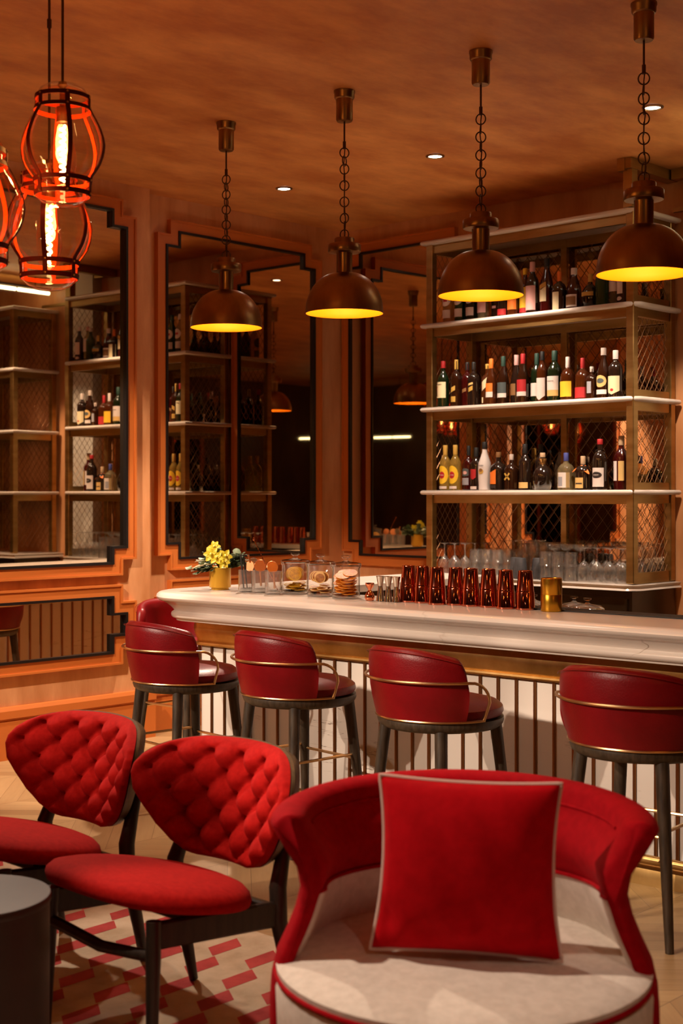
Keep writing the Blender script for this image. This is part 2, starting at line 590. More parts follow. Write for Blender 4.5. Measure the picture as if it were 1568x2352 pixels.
uc, vc = (UL + UR) / 2, (VB + VF) / 2
slab('floor', (uc, vc, -0.06), (UR - UL + 0.8, VB - VF + 0.8, 0.12), M['floor'])
slab('ceiling', (uc, vc, H + 0.06), (UR - UL + 0.8, VB - VF + 0.8, 0.12), M['ceiling'])
wl = MB()
wl.box((UL - 0.15, vc, H / 2), (0.3, VB - VF + 0.6, H))
wl.box((UL + 0.055, (5.57 + VF) / 2, H / 2), (0.11, 5.57 - VF, H))
structure(wl.build('wall_left', M['wall'], smooth=0))
slab('wall_back', (uc, VB + 0.15, H / 2), (UR - UL + 0.6, 0.3, H), M['wall'])
M['dark_wall'] = noise_mix(mat('dark_wood_panelling', (0.1, 0.05, 0.025), 0.5), (0.075, 0.035, 0.018), (0.13, 0.065, 0.032), 3, (1, 1, 0.3), 5)
slab('wall_right', (UR + 0.15, vc, H / 2), (0.3, VB - VF + 0.6, H), M['dark_wall'])
slab('wall_front', (uc, VF - 0.15, H / 2), (UR - UL + 0.6, 0.3, H), M['dark_wall'])


def baseboard(name, x0, y0, x1, y1, nrm):
    """run from (x0,y0) to (x1,y1), facing nrm"""
    m = MB()
    prof = [(0.0, 0.0), (0.022, 0.0), (0.022, 0.225), (0.016, 0.232), (0.016, 0.240), (0.030, 0.245), (0.030, 0.290), (0.020, 0.312), (0.0, 0.314)]
    vv = [Vector((x + nrm[0] * o, y + nrm[1] * o, z)) for (x, y) in ((x0, y0), (x1, y1)) for o, z in prof]
    n = len(prof)
    ff = [(i, i + 1, n + i + 1, n + i) for i in range(n - 1)] + [tuple(range(n))[::-1], tuple(range(n, 2 * n))]
    m.add(vv, ff)
    return structure(m.build(name, M['trim'], smooth=0))


baseboard('baseboard_left', UL + 0.11, VF, UL + 0.11, 5.57 + 0.03, (1, 0))
baseboard('baseboard_left', UL, 5.57, UL, VB, (1, 0))
baseboard('baseboard_back', UL, VB, -6.0, VB, (0, -1))
baseboard('baseboard_right', UR, VF, UR, VB, (-1, 0))
baseboard('baseboard_front', UL, VF, UR, VF, (0, 1))


# night windows in the walls behind the camera
def window(name, cx, cyy, wdt, along):
    o = bpy.data.objects.new(name, None)
    COL.objects.link(o)
    structure(o)
    z0, z1 = 0.35, 2.75
    def bb(c0, c1, za, zb, t):
        mid, ln = (c0 + c1) / 2, c1 - c0
        if along == 'x':
            return ((cx + mid, cyy, (za + zb) / 2), (ln, t, zb - za))
        return ((cx, cyy + mid, (za + zb) / 2), (t, ln, zb - za))
    p = MB(); p.box(*bb(-wdt / 2, wdt / 2, z0, z1, 0.02)); p.build('window_pane', M['window_glass'], o, smooth=0)
    f = MB()
    for a, b, za, zb in ((-wdt / 2 - .06, -wdt / 2, z0 - .06, z1 + .06), (wdt / 2, wdt / 2 + .06, z0 - .06, z1 + .06), (-wdt / 2, wdt / 2, z0 - .06, z0), (-wdt / 2, wdt / 2, z1, z1 + .06), (-.02, .02, z0, z1)):
        f.box(*bb(a, b, za, zb, 0.07))
    f.build('window_frame', M['trim'], o, smooth=0)
window('window_1', -4.9, VF + 0.02, 1.5, 'x')
window('window_2', -2.6, VF + 0.02, 1.5, 'x')
window('window_3', -0.3, VF + 0.02, 1.5, 'x')
window('window_4', UR - 0.02, 0.5, 1.6, 'y')
window('window_5', UR - 0.02, 3.2, 1.6, 'y')


# ------------------------------------------------------------------ wall mirrors
def stepped(a0, a1, z0, z1, d, n=0.108, nz=0.1):
    """outline with a notch in every corner, grown outward by d"""
    A0, A1, Z0, Z1 = a0 - d, a1 + d, z0 - d, z1 + d
    return [(A0 + n, Z0), (A1 - n, Z0), (A1 - n, Z0 + nz), (A1, Z0 + nz), (A1, Z1 - nz), (A1 - n, Z1 - nz), (A1 - n, Z1), (A0 + n, Z1), (A0 + n, Z1 - nz), (A0, Z1 - nz), (A0, Z0 + nz), (A0 + n, Z0 + nz)]


def mirror(label, wallpos, axis, a0, a1, z0, z1, n=0.108, nz=0.1, tilt=0.0):
    """axis 'y': on a wall of constant x facing +x; axis 'x': wall of constant y facing -y"""
    s = 1 if axis == 'y' else -1
    am, zm = (a0 + a1) / 2, (z0 + z1) / 2
    root = thing('wall_mirror', label, 'mirror', (wallpos, am, zm) if axis == 'y' else (am, wallpos, zm))
    def P(a, z, o):
        a, z = a - am, z - zm
        return Vector((o, a, z)) if axis == 'y' else Vector((a, -o, z))
    def ring(d0, d1, h0, h1, name, m):
        """border between offsets d0 (inner) and d1 (outer) standing out from the wall by h1"""
        i, o = stepped(a0, a1, z0, z1, d0, n, nz), stepped(a0, a1, z0, z1, d1, n, nz)
        k = len(i)
        vv = [P(a, z, h1) for a, z in i] + [P(a, z, h1) for a, z in o] + [P(a, z, h0) for a, z in i] + [P(a, z, h0) for a, z in o]
        ff = []
        for j in range(k):
            j2 = (j + 1) % k
            ff += [(j, j2, k + j2, k + j), (k + j, k + j2, 3 * k + j2, 3 * k + j), (j2, j, 2 * k + j, 2 * k + j2), (2 * k + j, 2 * k + j2, 3 * k + j2, 3 * k + j)]
        mb = MB(); mb.add(vv, ff)
        return mb.build(name, m, root, smooth=0)
    g = stepped(a0, a1, z0, z1, 0.004, n, nz)
    tl = lambda a: 0.028 + (a - am) * tilt
    vv = [P(a, z, tl(a)) for a, z in g] + [P(a, z, 0.0) for a, z in g]
    k = len(g)
    ff = [tuple(range(k))] + [(j, (j + 1) % k, k + (j + 1) % k, k + j) for j in range(k)]
    if axis == 'y':
        ff = [f for f in ff]
    mb = MB(); mb.add(vv, ff)
    mb.build('mirror_pane', M['mirror'], root, smooth=0)
    ring(0.002, 0.018, 0.0, 0.042, 'black_border', M['black'])
    ring(0.018, 0.075, 0.0, 0.032, 'moulding', M['trim'])
    ring(0.075, 0.088, 0.0, 0.040, 'moulding_bead', M['trim'])
    return root


T1 = -0.025
UA = UL + 0.11
mirror('tall smoked mirror on the left wall, behind the hanging lanterns', UA, 'y', 3.95, 5.346, 1.147, 3.353, tilt=T1)
mirror('low wide smoked mirror under the tall left mirror, beside the first bar stool', UA, 'y', 3.95, 5.346, 0.584, 0.914, nz=0.108, tilt=T1)
mirror('tall smoked mirror with stepped corners behind the leftmost brass dome lamp', UL, 'y', 5.781, 7.148, 1.155, 3.313, tilt=T1 / 2)
mirror('low wide smoked mirror half hidden behind the rounded end of the bar', UL, 'y', 5.781, 7.148, 0.584, 0.914, nz=0.108, tilt=T1)
mirror('tall smoked mirror on the back wall, left of the bottle shelf', VB, 'x', -7.04, -6.02, 1.135, 3.35)
bm = thing('wall_mirror', 'plain smoked mirror on the back wall behind the shelved bottles', 'mirror', (-5.13, VB, 2.15))
MB().box((0, -0.006, 0), (1.54, 0.012, 2.18)).build('mirror_pane', M['mirror'], bm, smooth=0)

# white strip between the two shelf units
slab('pillar_back', (-4.00, VB - 0.05, H / 2), (0.36, 0.1, H), M['plaster_white'])


# ------------------------------------------------------------------ back counter and bottle shelf
SU0, SU1 = -5.93, -4.31      # shelf run along the back wall
SV0 = 6.97
BOARD_Z = (1.583, 2.133, 2.689, 3.240)


def back_counter(loc, label):
    r = thing('back_counter', label, 'counter', loc)
    wd = SU1 - SU0
    m = MB()
    pts = [(-wd / 2 - 0.06, -0.02), (wd / 2 - 0.04, -0.02), (wd / 2 + 0.03, 0.05), (wd / 2 + 0.03, 0.52), (-wd / 2 - 0.06, 0.52)]
    prof = [(0.02, 1.002), (0.0, 1.006), (-0.008, 1.022), (0.0, 1.036), (0.02, 1.040)]
    k = len(pts)
    cxm, cym = 0.0, 0.25
    vv = []
    for o, z in prof:
        for x, y in pts:
            vv.append(Vector((x - math.copysign(o, x), y - math.copysign(o, y - cym), z)))
    ff = [(i * k + j, i * k + (j + 1) % k, (i + 1) * k + (j + 1) % k, (i + 1) * k + j) for i in range(len(prof) - 1) for j in range(k)]
    ff += [tuple(range(k))[::-1], tuple((len(prof) - 1) * k + j for j in range(k))]
    m.add(vv, ff).build('marble_top', M['marble'], r, smooth=50)
    MB().box((0, 0.27, 0.54), (wd - 0.02, 0.49, 0.92)).build('cabinet_body', M['cabinet'], r, smooth=0)
    MB().box((0, 0.30, 0.04), (wd - 0.08, 0.42, 0.08)).build('plinth', M['black'], r, smooth=0)
    for k2 in range(3):
        dw = (wd - 0.06) / 3
        x = -wd / 2 + 0.03 + dw * (k2 + 0.5)
        d = MB().box((x, 0.018, 0.53), (dw - 0.012, 0.022, 0.86), ch=0.004).build('door', M['cabinet'], r, smooth=0)
        MB().tube([(x + dw * 0.38, 0.007, 0.66), (x + dw * 0.38, -0.018, 0.66), (x + dw * 0.38, -0.018, 0.82), (x + dw * 0.38, 0.007, 0.82)], 0.005, 8).build('handle', M['brass'], d)
    return r


back_counter(((SU0 + SU1) / 2, SV0 - 0.01, 0), 'dark bronze back counter with white marble top below the bottle shelf')


def diamond(mb, x0, x1, z0, z1, fn, px=0.082, pz=0.098, r=0.0016):
    """crossing wires clipped to the rectangle; fn maps (a, z, off) to a point"""
    sl = pz / px
    for sgn in (1, -1):
        off = 0.0016 * sgn
        k0 = int(-((x1 - x0) * sl + (z1 - z0)) / pz) - 2
        for k in range(k0, -k0 + 2):
            # line: z = z0 + k*pz + sgn*sl*(x-x0)
            pts = []
            for x in (x0, x1):
                z = z0 + k * pz + sgn * sl * (x - x0)
                if z0 <= z <= z1: pts.append((x, z))
            for z in (z0, z1):
                x = x0 + (z - z0 - k * pz) / (sgn * sl)
                if x0 < x < x1: pts.append((x, z))
            if len(pts) >= 2:
                a, b = pts[0], pts[-1] if pts[-1] != pts[0] else pts[1]
                if (a[0] - b[0]) ** 2 + (a[1] - b[1]) ** 2 > 1e-4:
                    mb.tube([fn(a[0], a[1], off), fn(b[0], b[1], off)], r, 5, cap=False)


def bottle_shelf(loc, label, post_up=True):
    """local x along the wall, y into the wall, origin at front centre on the counter top"""
    r = thing('bottle_shelf', label, 'shelf', loc)
    w2 = (SU1 - SU0) / 2
    zt, z0 = BOARD_Z[-1] - 1.04, 0.0
    D = 0.50
    P = 0.052
    for x in (-w2 + 0.055, w2 - 0.03):
        for y in (0.045, D - 0.03):
            MB().box((x, y, zt / 2), (P, P, zt - 0.01), ch=0.004).build('post', M['frame'], r, smooth=0)
    MB().box((0.015, D - 0.03, zt / 2), (0.045, 0.03, zt - 0.03), ch=0.003).build('mullion', M['frame'], r, smooth=0)
    for i, bz in enumerate(BOARD_Z):
        z = bz - 1.04
        m = MB()
        prof = [(-0.006, -0.014), (-0.012, 0.0), (-0.006, 0.013), (0.006, 0.0145)]
        def outl(o):
            return [(-w2 + o, 0.0 + o), (w2 - 0.035 - 0 * o, 0.0 + o), (w2 + 0.03 - o, 0.055), (w2 + 0.03 - o, D), (-w2 + o, D)]
        vv = []
        pr = [(0.008, -0.0145), (0.0, -0.010), (-0.004, 0.0), (0.0, 0.010), (0.008, 0.0145)]
        for o, dz in pr:
            vv += [Vector((x, y, z + dz)) for x, y in outl(o)]
        ff = [(a * 5 + j, a * 5 + (j + 1) % 5, (a + 1) * 5 + (j + 1) % 5, (a + 1) * 5 + j) for a in range(4) for j in range(5)]
        ff += [(4, 3, 2, 1, 0), (20, 21, 22, 23, 24)]
        m.add(vv, ff).build('marble_board', M['marble'], r, smooth=50)
        rb = MB()
        rb.box((0.0, 0.05, z - 0.042), (2 * w2 - 0.10, 0.03, 0.055))
        rb.box((-w2 + 0.055, D / 2, z - 0.042), (0.03, D - 0.1, 0.055))
        rb.box((w2 - 0.03, D / 2, z - 0.040), (0.034, D - 0.12, 0.052))
        rb.box((0.0, D - 0.03, z - 0.042), (2 * w2 - 0.10, 0.025, 0.055))
        if i < 3:
            rb.box((w2 - 0.03, D / 2, z + 0.036), (0.034, D - 0.12, 0.045))
        rb.build('board_rail', M['frame'], r, smooth=0)
    MB().box((w2 - 0.03, D / 2, 0.034), (0.034, D - 0.12, 0.064)).build('board_rail', M['frame'], r, smooth=0)
    levels = [0.0] + [b - 1.04 for b in BOARD_Z]
    for i in range(4):
        za, zb = levels[i] + 0.055, levels[i + 1] - 0.07
        for x in (-w2 + 0.055, w2 - 0.03):
            m = MB()
            diamond(m, 0.075, D - 0.06, za, zb, lambda a, z, o: Vector((x + o, a, z)), 0.055, 0.075)
            m.build('side_mesh', M['mesh'], r)
        m = MB()
        diamond(m, -w2 + 0.09, w2 - 0.06, za - 0.03, zb, lambda a, z, o: Vector((a, D - 0.035 + o, z)))
        m.build('back_mesh', M['mesh'], r)
    if post_up:
        zc = H - 1.04
        MB().box((w2 - 0.045, 0.05, (zt + zc) / 2 + 0.005), (0.06, 0.06, zc - zt - 0.03)).build('ceiling_post', M['frame'], r, smooth=0)
        m = MB()
        m.box((w2 - 0.045, 0.28, zc - 0.035), (0.07, 0.56, 0.062))
        m.box((w2 - 0.075, 0.03, zc - 0.04), (0.05, 0.07, 0.074))
        m.box((w2 + 0.45, 0.47, zc - 0.035), (0.9, 0.06, 0.062))
        m.box((w2 + 0.28, 0.47, zc - 0.2), (0.05, 0.05, 0.36))
        m.box((w2 + 0.45, 0.47, zc - 0.25), (0.9, 0.025, 0.025))
        m.build('ceiling_beam', M['frame'], r, smooth=0)
    return r


bottle_shelf(((SU0 + SU1) / 2, SV0, 1.0405), 'tall open shelf with four marble boards, bronze frame and diamond wire mesh')
back_counter((-2.80, SV0 - 0.01, 0), 'back counter of the second shelf unit, seen only in the left mirror')
bottle_shelf((-2.80, SV0, 1.0405), 'second mesh shelf unit without bottles, seen only in the left mirror', False)

# ------------------------------------------------------------------ bar
SL = 0.045
def PV(u):                      # front panel line
    return 4.80 + SL * (u + 4.27)
PC = (-5.60, PV(-5.60))
PEND_U = -1.0
RETV = 6.92
bar = thing('bar_counter', 'white marble bar counter with brass rods and a rounded left end', 'bar counter')


def bar_path(rad, nseg=8):
    """front panel line from the right end round the corner and back to the wall: (point, outward normal, inner anchor)"""
    t = Vector((-1, -SL)).normalized()
    n1 = Vector((SL, -1)).normalized()
    n2 = Vector((-1, 0))
    c = Vector((PC[0], PC[1]))
    inner_c = Vector((PC[0] + 0.335, PV(PC[0] + 0.335) + 0.335))
    p = []
    p.append((Vector((PEND_U, PV(PEND_U))), n1, Vector((PEND_U, PV(PEND_U) + 0.335))))
    p.append((Vector((-3.0, PV(-3.0))), n1, Vector((-3.0, PV(-3.0) + 0.335))))
    cc = Vector((PC[0] + rad, PV(PC[0] + rad) + rad * 1.02))
    a0 = math.atan2(n1.y, n1.x)
    a1 = -PI
    if a0 > 0: a0 -= 2 * PI
    for k in range(nseg + 1):
        a = a0 + (a1 - a0) * k / nseg
        nn = Vector((math.cos(a), math.sin(a)))
        p.append((cc + nn * rad, nn, inner_c))
    p.append((Vector((PC[0], RETV)), n2, Vector((PC[0] + 0.335, RETV))))
    return p


def bar_sweep(prof, name, m, rad=0.06, top=False, smooth=40):
    path = bar_path(rad)
    mb = MB()
    vv = []
    n = len(prof) + (1 if top else 0)
    for pt, nn, inn in path:
        if top:
            vv.append(Vector((inn.x, inn.y, prof[0][1])))
        for o, z in prof:
            q = pt + nn * o
            vv.append(Vector((q.x, q.y, z)))
    ff = []
    for i in range(len(path) - 1):
        for j in range(n - 1):
            ff.append((i * n + j, (i + 1) * n + j, (i + 1) * n + j + 1, i * n + j + 1))
    ff.append(tuple(range(n)))
    mb.add(vv, ff)
    return mb.build(name, m, bar, smooth=smooth)


BT = 1.06
TOPP = [(0.205, BT), (0.222, BT - 0.004), (0.234, BT - 0.014), (0.238, BT - 0.026), (0.233, BT - 0.037), (0.222, BT - 0.045), (0.212, BT - 0.047),
        (0.200, BT - 0.052), (0.182, BT - 0.062), (0.164, BT - 0.076), (0.150, BT - 0.090), (0.143, BT - 0.100), (0.146, BT - 0.104),
        (0.156, BT - 0.110), (0.160, BT - 0.120), (0.158, BT - 0.130), (0.150, BT - 0.138), (0.138, BT - 0.141), (0.134, BT - 0.144), (0.132, BT - 0.152), (0.02, BT - 0.153)]
bar_sweep(TOPP, 'marble_top', M['marble'], top=True)
m = MB()                                                    # inner edge of the slab
m.box((-3.13, PV(-3.13) + 0.327, BT - 0.02), (4.3, 0.015, 0.039), rot=Matrix.Rotation(math.atan(SL), 3, 'Z'))
m.box((PC[0] + 0.327, 6.04, BT - 0.02), (0.015, 1.8, 0.039))
m.build('inner_edge', M['marble'], bar, smooth=0)
bar_sweep([(0.03, 0.915), (0.034, 0.90), (0.040, 0.87), (0.036, 0.84), (0.024, 0.81), (0.020, 0.795), (0.030, 0.792), (0.034, 0.784), (0.028, 0.776), (0.0, 0.775)], 'brass_band', M['bar_brass'])
bar_sweep([(0.0, 0.78), (0.0, 0.0)], 'marble_panel', M['marble_panel'])
bar_sweep([(0.0, 0.085), (0.03, 0.085), (0.035, 0.078), (0.035, 0.0)], 'plinth', M['bar_brass'])
ln = math.hypot(1, SL)
k = 0
u = PC[0] + 0.03
while u < -1.05:
    MB().cyl((u, PV(u) - 0.004, 0.08), (u, PV(u) - 0.004, 0.78), 0.0075, n=8).build('brass_rod', M['rod_brass'], bar)
    u += 0.0955
v = PC[1] + 0.08
while v < RETV - 0.05:
    MB().cyl((PC[0] - 0.004, v, 0.08), (PC[0] - 0.004, v, 0.78), 0.0075, n=8).build('brass_rod', M['rod_brass'], bar)
    v += 0.0955
fr = MB().cyl((-4.80, PV(-4.80) - 0.10, 0.125), (-1.0, PV(-1.0) - 0.10, 0.125), 0.019, n=16)
fo = fr.build('foot_rail', M['brass'], bar)
MB().lathe([(0, -0.01), (0.024, -0.01), (0.024, 0.02), (0, 0.02)], (-4.80, PV(-4.80) - 0.10, 0.125), 16, axis=(1, SL, 0)).build('rail_cap', M['chain'], fo)
for u in (-4.72, -3.5, -2.3, -1.2):
    MB().tube([(u, PV(u) - 0.10, 0.125), (u, PV(u) - 0.03, 0.10), (u, PV(u) - 0.03, 0.02)], 0.012, 8).build('rail_bracket', M['chain'], fo)
b = MB()                                                    # bar carcass, the bartender's side
b.box((-3.2, PV(-3.2) + 0.16, 0.52), (4.4, 0.26, 1.0), rot=Matrix.Rotation(math.atan(SL), 3, 'Z'))
b.box((PC[0] + 0.17, 6.0, 0.52), (0.26, 1.85, 1.0))
b.build('carcass', M['cabinet'], bar, smooth=0)
mt = MB().box((0, 0, 0.003), (1.9, 0.12, 0.006), ch=0.002).build('bar_mat', M['rubber'], None, smooth=0, loc=(-2.75, PV(-2.75) + 0.21, BT + 0.0005), rotz=math.atan(SL))
tag(mt, 'long black rubber drip mat along the inner edge of the bar top', 'mat')

# low work bench behind the bar
wb = thing('work_bench', 'low steel work bench behind the bar, holding the lidded glass jars', 'bench', (-3.35, 5.50, 0))
MB().box((0, 0, 0.902), (2.2, 0.40, 0.025), ch=0.004).build('bench_top', M['tin_grey'], wb, smooth=0)
MB().box((0, 0.02, 0.465), (2.14, 0.32, 0.849)).build('bench_body', M['cabinet'], wb, smooth=0)
for x in (-1.05, 1.05):
    MB().box((x, -0.14, 0.02), (0.05, 0.05, 0.04)).build('foot', M['black'], wb, smooth=0)
    MB().box((x, 0.14, 0.02), (0.05, 0.05, 0.04)).build('foot', M['black'], wb, smooth=0)
# ------------------------------------------------------------------ ceiling lamps
def downlight(x, y, label):
    r = thing('ceiling_downlight', label, 'downlight', (x, y, H), 0, 'recessed ceiling downlights')
    MB().lathe([(0.040, -0.001), (0.055, -0.001), (0.055, -0.006), (0.043, -0.010), (0.040, -0.004)], n=24).build('trim_ring', M['lamp_brass'], r)
    MB().lathe([(0, -0.003), (0.040, -0.003)], n=20).build('lens', M['led'], r)
downlight(-6.39, 6.15, 'small round downlight in the ceiling, leftmost of three, between the first two dome lamps')
downlight(-5.14, 6.17, 'small round downlight in the ceiling, middle of three, left of the third dome lamp')
downlight(-3.69, 6.16, 'small round downlight in the ceiling beside the rightmost lamp chain')


def dome_lamp(x, y, label):
    r = thing('dome_pendant_lamp', label, 'pendant lamp', (x, y, H), 0, 'brass dome pendants over the bar')
    MB().lathe([(0, 0), (0.053, 0), (0.053, -0.010), (0.050, -0.014), (0.050, -0.034), (0.046, -0.040), (0.041, -0.042), (0.041, -0.142), (0.036, -0.150), (0, -0.150)], n=28).build('ceiling_cup', M['lamp_brass'], r)
    MB().cyl((0, 0, -0.148), (0, 0, -0.255), 0.0045, n=8).cyl((0, 0, -0.248), (0, 0, -0.285), 0.008, n=10).build('rod', M['chain'], r)
    zt, zb = -0.283, -0.725
    n = 11
    ch = MB()
    st = (zt - zb) / n
    rnd = random.Random(int((x + 20) * 100))
    for i in range(n):
        zc = zt - st * (i + 0.5)
        rr = st * 0.60
        a = (i % 2) * PI / 2 + 0.6 + rnd.uniform(-.35, .35)
        pts = [(rr * 0.92 * math.cos(t) * math.cos(a), rr * 0.92 * math.cos(t) * math.sin(a), zc + rr * math.sin(t)) for t in [2 * PI * k / 18 for k in range(18)]]
        ch.tube(pts, 0.0030, 6, closed=True)
    ch.build('chain', M['chain'], r)
    MB().tube([(0.004, 0.0, -0.28), (-0.010, 0.006, -0.36), (0.010, -0.006, -0.45), (-0.008, 0.006, -0.54), (0.008, 0, -0.64), (0, 0, -0.74)], 0.0028, 6).build('flex_cord', M['chain'], r)
    MB().lathe([(0, -0.722), (0.047, -0.722), (0.049, -0.726), (0.049, -0.750), (0.078, -0.752), (0.081, -0.756), (0.081, -0.788), (0.078, -0.793), (0.040, -0.796), (0.039, -0.800), (0.039, -0.892), (0.048, -0.897)], n=32).build('neck', M['lamp_brass'], r)
    prof = []
    for k in range(15):
        a = PI / 2 * k / 14
        prof.append((0.036 + 0.155 * math.sin(a) if k else 0.036, -0.893 - 0.192 * (1 - math.cos(a))))
    out = prof + [(0.192, -1.091), (0.1905, -1.093)]
    sh = MB().lathe(out, n=48).build('shade', M['lamp_brass'], r)
    MB().lathe([(max(0, p[0] - 0.004), p[1] - 0.003) for p in prof] + [(0.1890, -1.092)], n=48).build('gold_lining', M['gold_inner'], r)
    MB().ball((0, 0, -0.985), 0.032, 12).cyl((0, 0, -0.90), (0, 0, -0.955), 0.02, n=12).build('bulb', M['bulb'], r)
    point('lamp_light', (0, 0, -1.045), PEND_W, PEND_COL, 0.035, r)
    return r
dome_lamp(-5.488, 4.855, 'brass dome pendant lamp on a chain, leftmost of the row')
dome_lamp(-4.639, 4.875, 'brass dome pendant lamp on a chain, second from the left')
dome_lamp(-3.783, 4.859, 'brass dome pendant lamp on a chain, third from the left, before the shelf')
dome_lamp(-2.939, 4.839, 'brass dome pendant lamp on a chain, nearest and cut by the right edge')


def lantern(x, y, zc, label, rz=0.0, sc_=1.0, rods=((0, 0),)):
    """blown glass lantern in leather straps; zc is the height of the widest part"""
    r = thing('glass_lantern', label, 'lantern', (x, y, zc), rz, 'amber glass lanterns in leather straps')
    W = 0.27 * sc_
    pr = [(a, b * (.84 if b > 0 else .88)) for a, b in [(0.02, .92), (0.10, .915), (0.20, .885), (.27, .835), (.300, .77), (.312, .72), (.312, .56), (.335, .50), (.385, .40), (.445, .26), (.485, .12), (.5, 0.0), (.485, -.13), (.445, -.25), (.39, -.345), (.345, -.41), (.326, -.46), (.322, -.66), (.30, -.71), (.24, -.775), (.15, -.815), (0, -.83)]]
    gl = [(a * W, b * W) for a, b in pr]
    MB().lathe(gl, n=40).build('glass_globe', M['lantern_glass'], r)
    def rad(z):
        zz = z / W
        for (r0, z0), (r1, z1) in zip(pr, pr[1:]):
            if z1 <= zz <= z0:
                return W * (r0 + (r1 - r0) * (z0 - zz) / (z0 - z1))
        return W * .3
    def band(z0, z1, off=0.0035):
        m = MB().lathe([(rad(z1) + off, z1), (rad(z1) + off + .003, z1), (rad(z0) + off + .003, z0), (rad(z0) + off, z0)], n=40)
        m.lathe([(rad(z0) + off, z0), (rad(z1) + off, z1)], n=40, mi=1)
        return m.build('strap_band', [M['strap'], M['strap_lit']], r)
    for a, b in ((.62, .567), (.483, .433), (-.387, -.440), (-.546, -.60)):
        band(a * W, b * W)
    for k in range(6):
        a = PI / 3 * k + 0.26
        ca, sa = math.cos(a), math.sin(a)
        vv, ff, fi = [], [], []
        zs = [(.62 - (.62 + .60) * i / 26) * W for i in range(27)]
        hw = 0.0075 * sc_
        for z in zs:
            rr = rad(z) + 0.005
            for s_, o_ in ((-1, 0), (1, 0), (1, .0035), (-1, .0035)):
                q = rr + o_
                vv.append((q * ca - s_ * hw * sa, q * sa + s_ * hw * ca, z))
        for i in range(26):
            for j in range(4):
                (fi if j == 0 else ff).append((i * 4 + j, i * 4 + (j + 1) % 4, i * 4 + 4 + (j + 1) % 4, i * 4 + 4 + j))
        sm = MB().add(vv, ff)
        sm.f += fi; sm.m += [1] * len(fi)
        st = sm.build('strap', [M['strap'], M['strap_lit']], r, smooth=60)
        rv = MB()
        for z in (.593 * W, .458 * W, -.413 * W, -.573 * W):
            q = rad(z) + 0.009
            rv.ball((q * ca, q * sa, z), 0.0038, 8)
        rv.build('rivet', M['strap_gold'], st)
    MB().lathe([(0, .80 * W), (0.012, .795 * W), (0.016, .75 * W), (0.010, .72 * W), (0.010, .50 * W), (0.021, .48 * W), (0.021, .30 * W), (0.0, .30 * W)], n=16).build('lamp_holder', M['lamp_brass'], r)
    MB().lathe([(0.013, .295 * W), (0.03, .13 * W), (0.043, -.08 * W), (0.044, -.22 * W), (0.033, -.42 * W), (0.0, -.52 * W)], n=24).build('bulb_glass', M['lantern_glass'], r)
    pts = []
    for i in range(90):
        t = i / 89
        a = t * 2 * PI * 9
        pts.append((0.0075 * math.cos(a), 0.0075 * math.sin(a), (.26 - .68 * t) * W))
    MB().tube(pts, 0.0042, 6).build('filament', M['filament'], r)
    top = H - zc
    MB().cyl((0, 0, .79 * W), (0, 0, top), 0.0045, n=8).cyl((0, 0, top - 0.03), (0, 0, top), 0.03, n=16).cyl((0, 0, (.94 * W + top) * .52), (0, 0, (.94 * W + top) * .52 + .03), 0.008, n=8).build('hanging_rod', M['chain'], r)
    point('lantern_light', (0, 0, -0.05 * W), LANT_W, LANT_COL, 0.025, r)
    return r
L1 = lantern(-3.771, 2.622, 2.71, 'glass lantern in red leather straps, highest of the hanging cluster', 0.35)
lantern(-4.02, 2.74, 2.495, 'glass lantern in red leather straps, lowest, hanging just behind the highest one', 0.05, 1.1)
lantern(-3.80, 2.313, 2.47, 'glass lantern cut by the left edge of the photo', 0.6, 1.1)
for i, (x, y, z) in enumerate(((-2.3, -1.5, 2.7), (-2.62, -1.25, 2.48), (-2.35, -1.05, 2.62), (0.9, 2.4, 2.7), (1.15, 2.1, 2.5), (0.7, 2.0, 2.6))):
    c = dup(L1, (x, y, z), 0.3 * i, 'glass lantern with a glowing filament, reflected in the smoked mirrors', 'lanterns reflected in the mirrors')
    for ch in c.children:
        if ch.name.startswith('hanging_rod'):
            ch.scale.z = 1.0

# linear tube lamps seen in the mirrors
def tube_lamp(loc, rz, n, label, ln=0.34):
    r = thing('tube_lamp', label, 'tube lamp', loc, rz, 'linear tube lamps reflected in the mirrors')
    tot = n * (ln + 0.03)
    MB().box((0, 0, 0.035), (tot, 0.035, 0.02)).build('rail', M['chain'], r, smooth=0)
    for k in range(n):
        x = -tot / 2 + (k + 0.5) * (ln + 0.03)
        MB().cyl((x - ln / 2, 0, 0), (x + ln / 2, 0, 0), 0.016, n=12).build('tube', M['tube'], r)
    for x in (-tot * .35, tot * .35):
        MB().cyl((x, 0, 0.04), (x, 0, H - loc[2]), 0.006, n=8).build('hanger', M['chain'], r)
    return r
tube_lamp((-3.50, 6.90, 3.42), PI / 2, 3, 'bright linear tube lamp hung from the ceiling before the second shelf')
tube_lamp((1.9, -2.3, 2.55), 0.2, 4, 'bright linear tube lamp hung near the night windows')


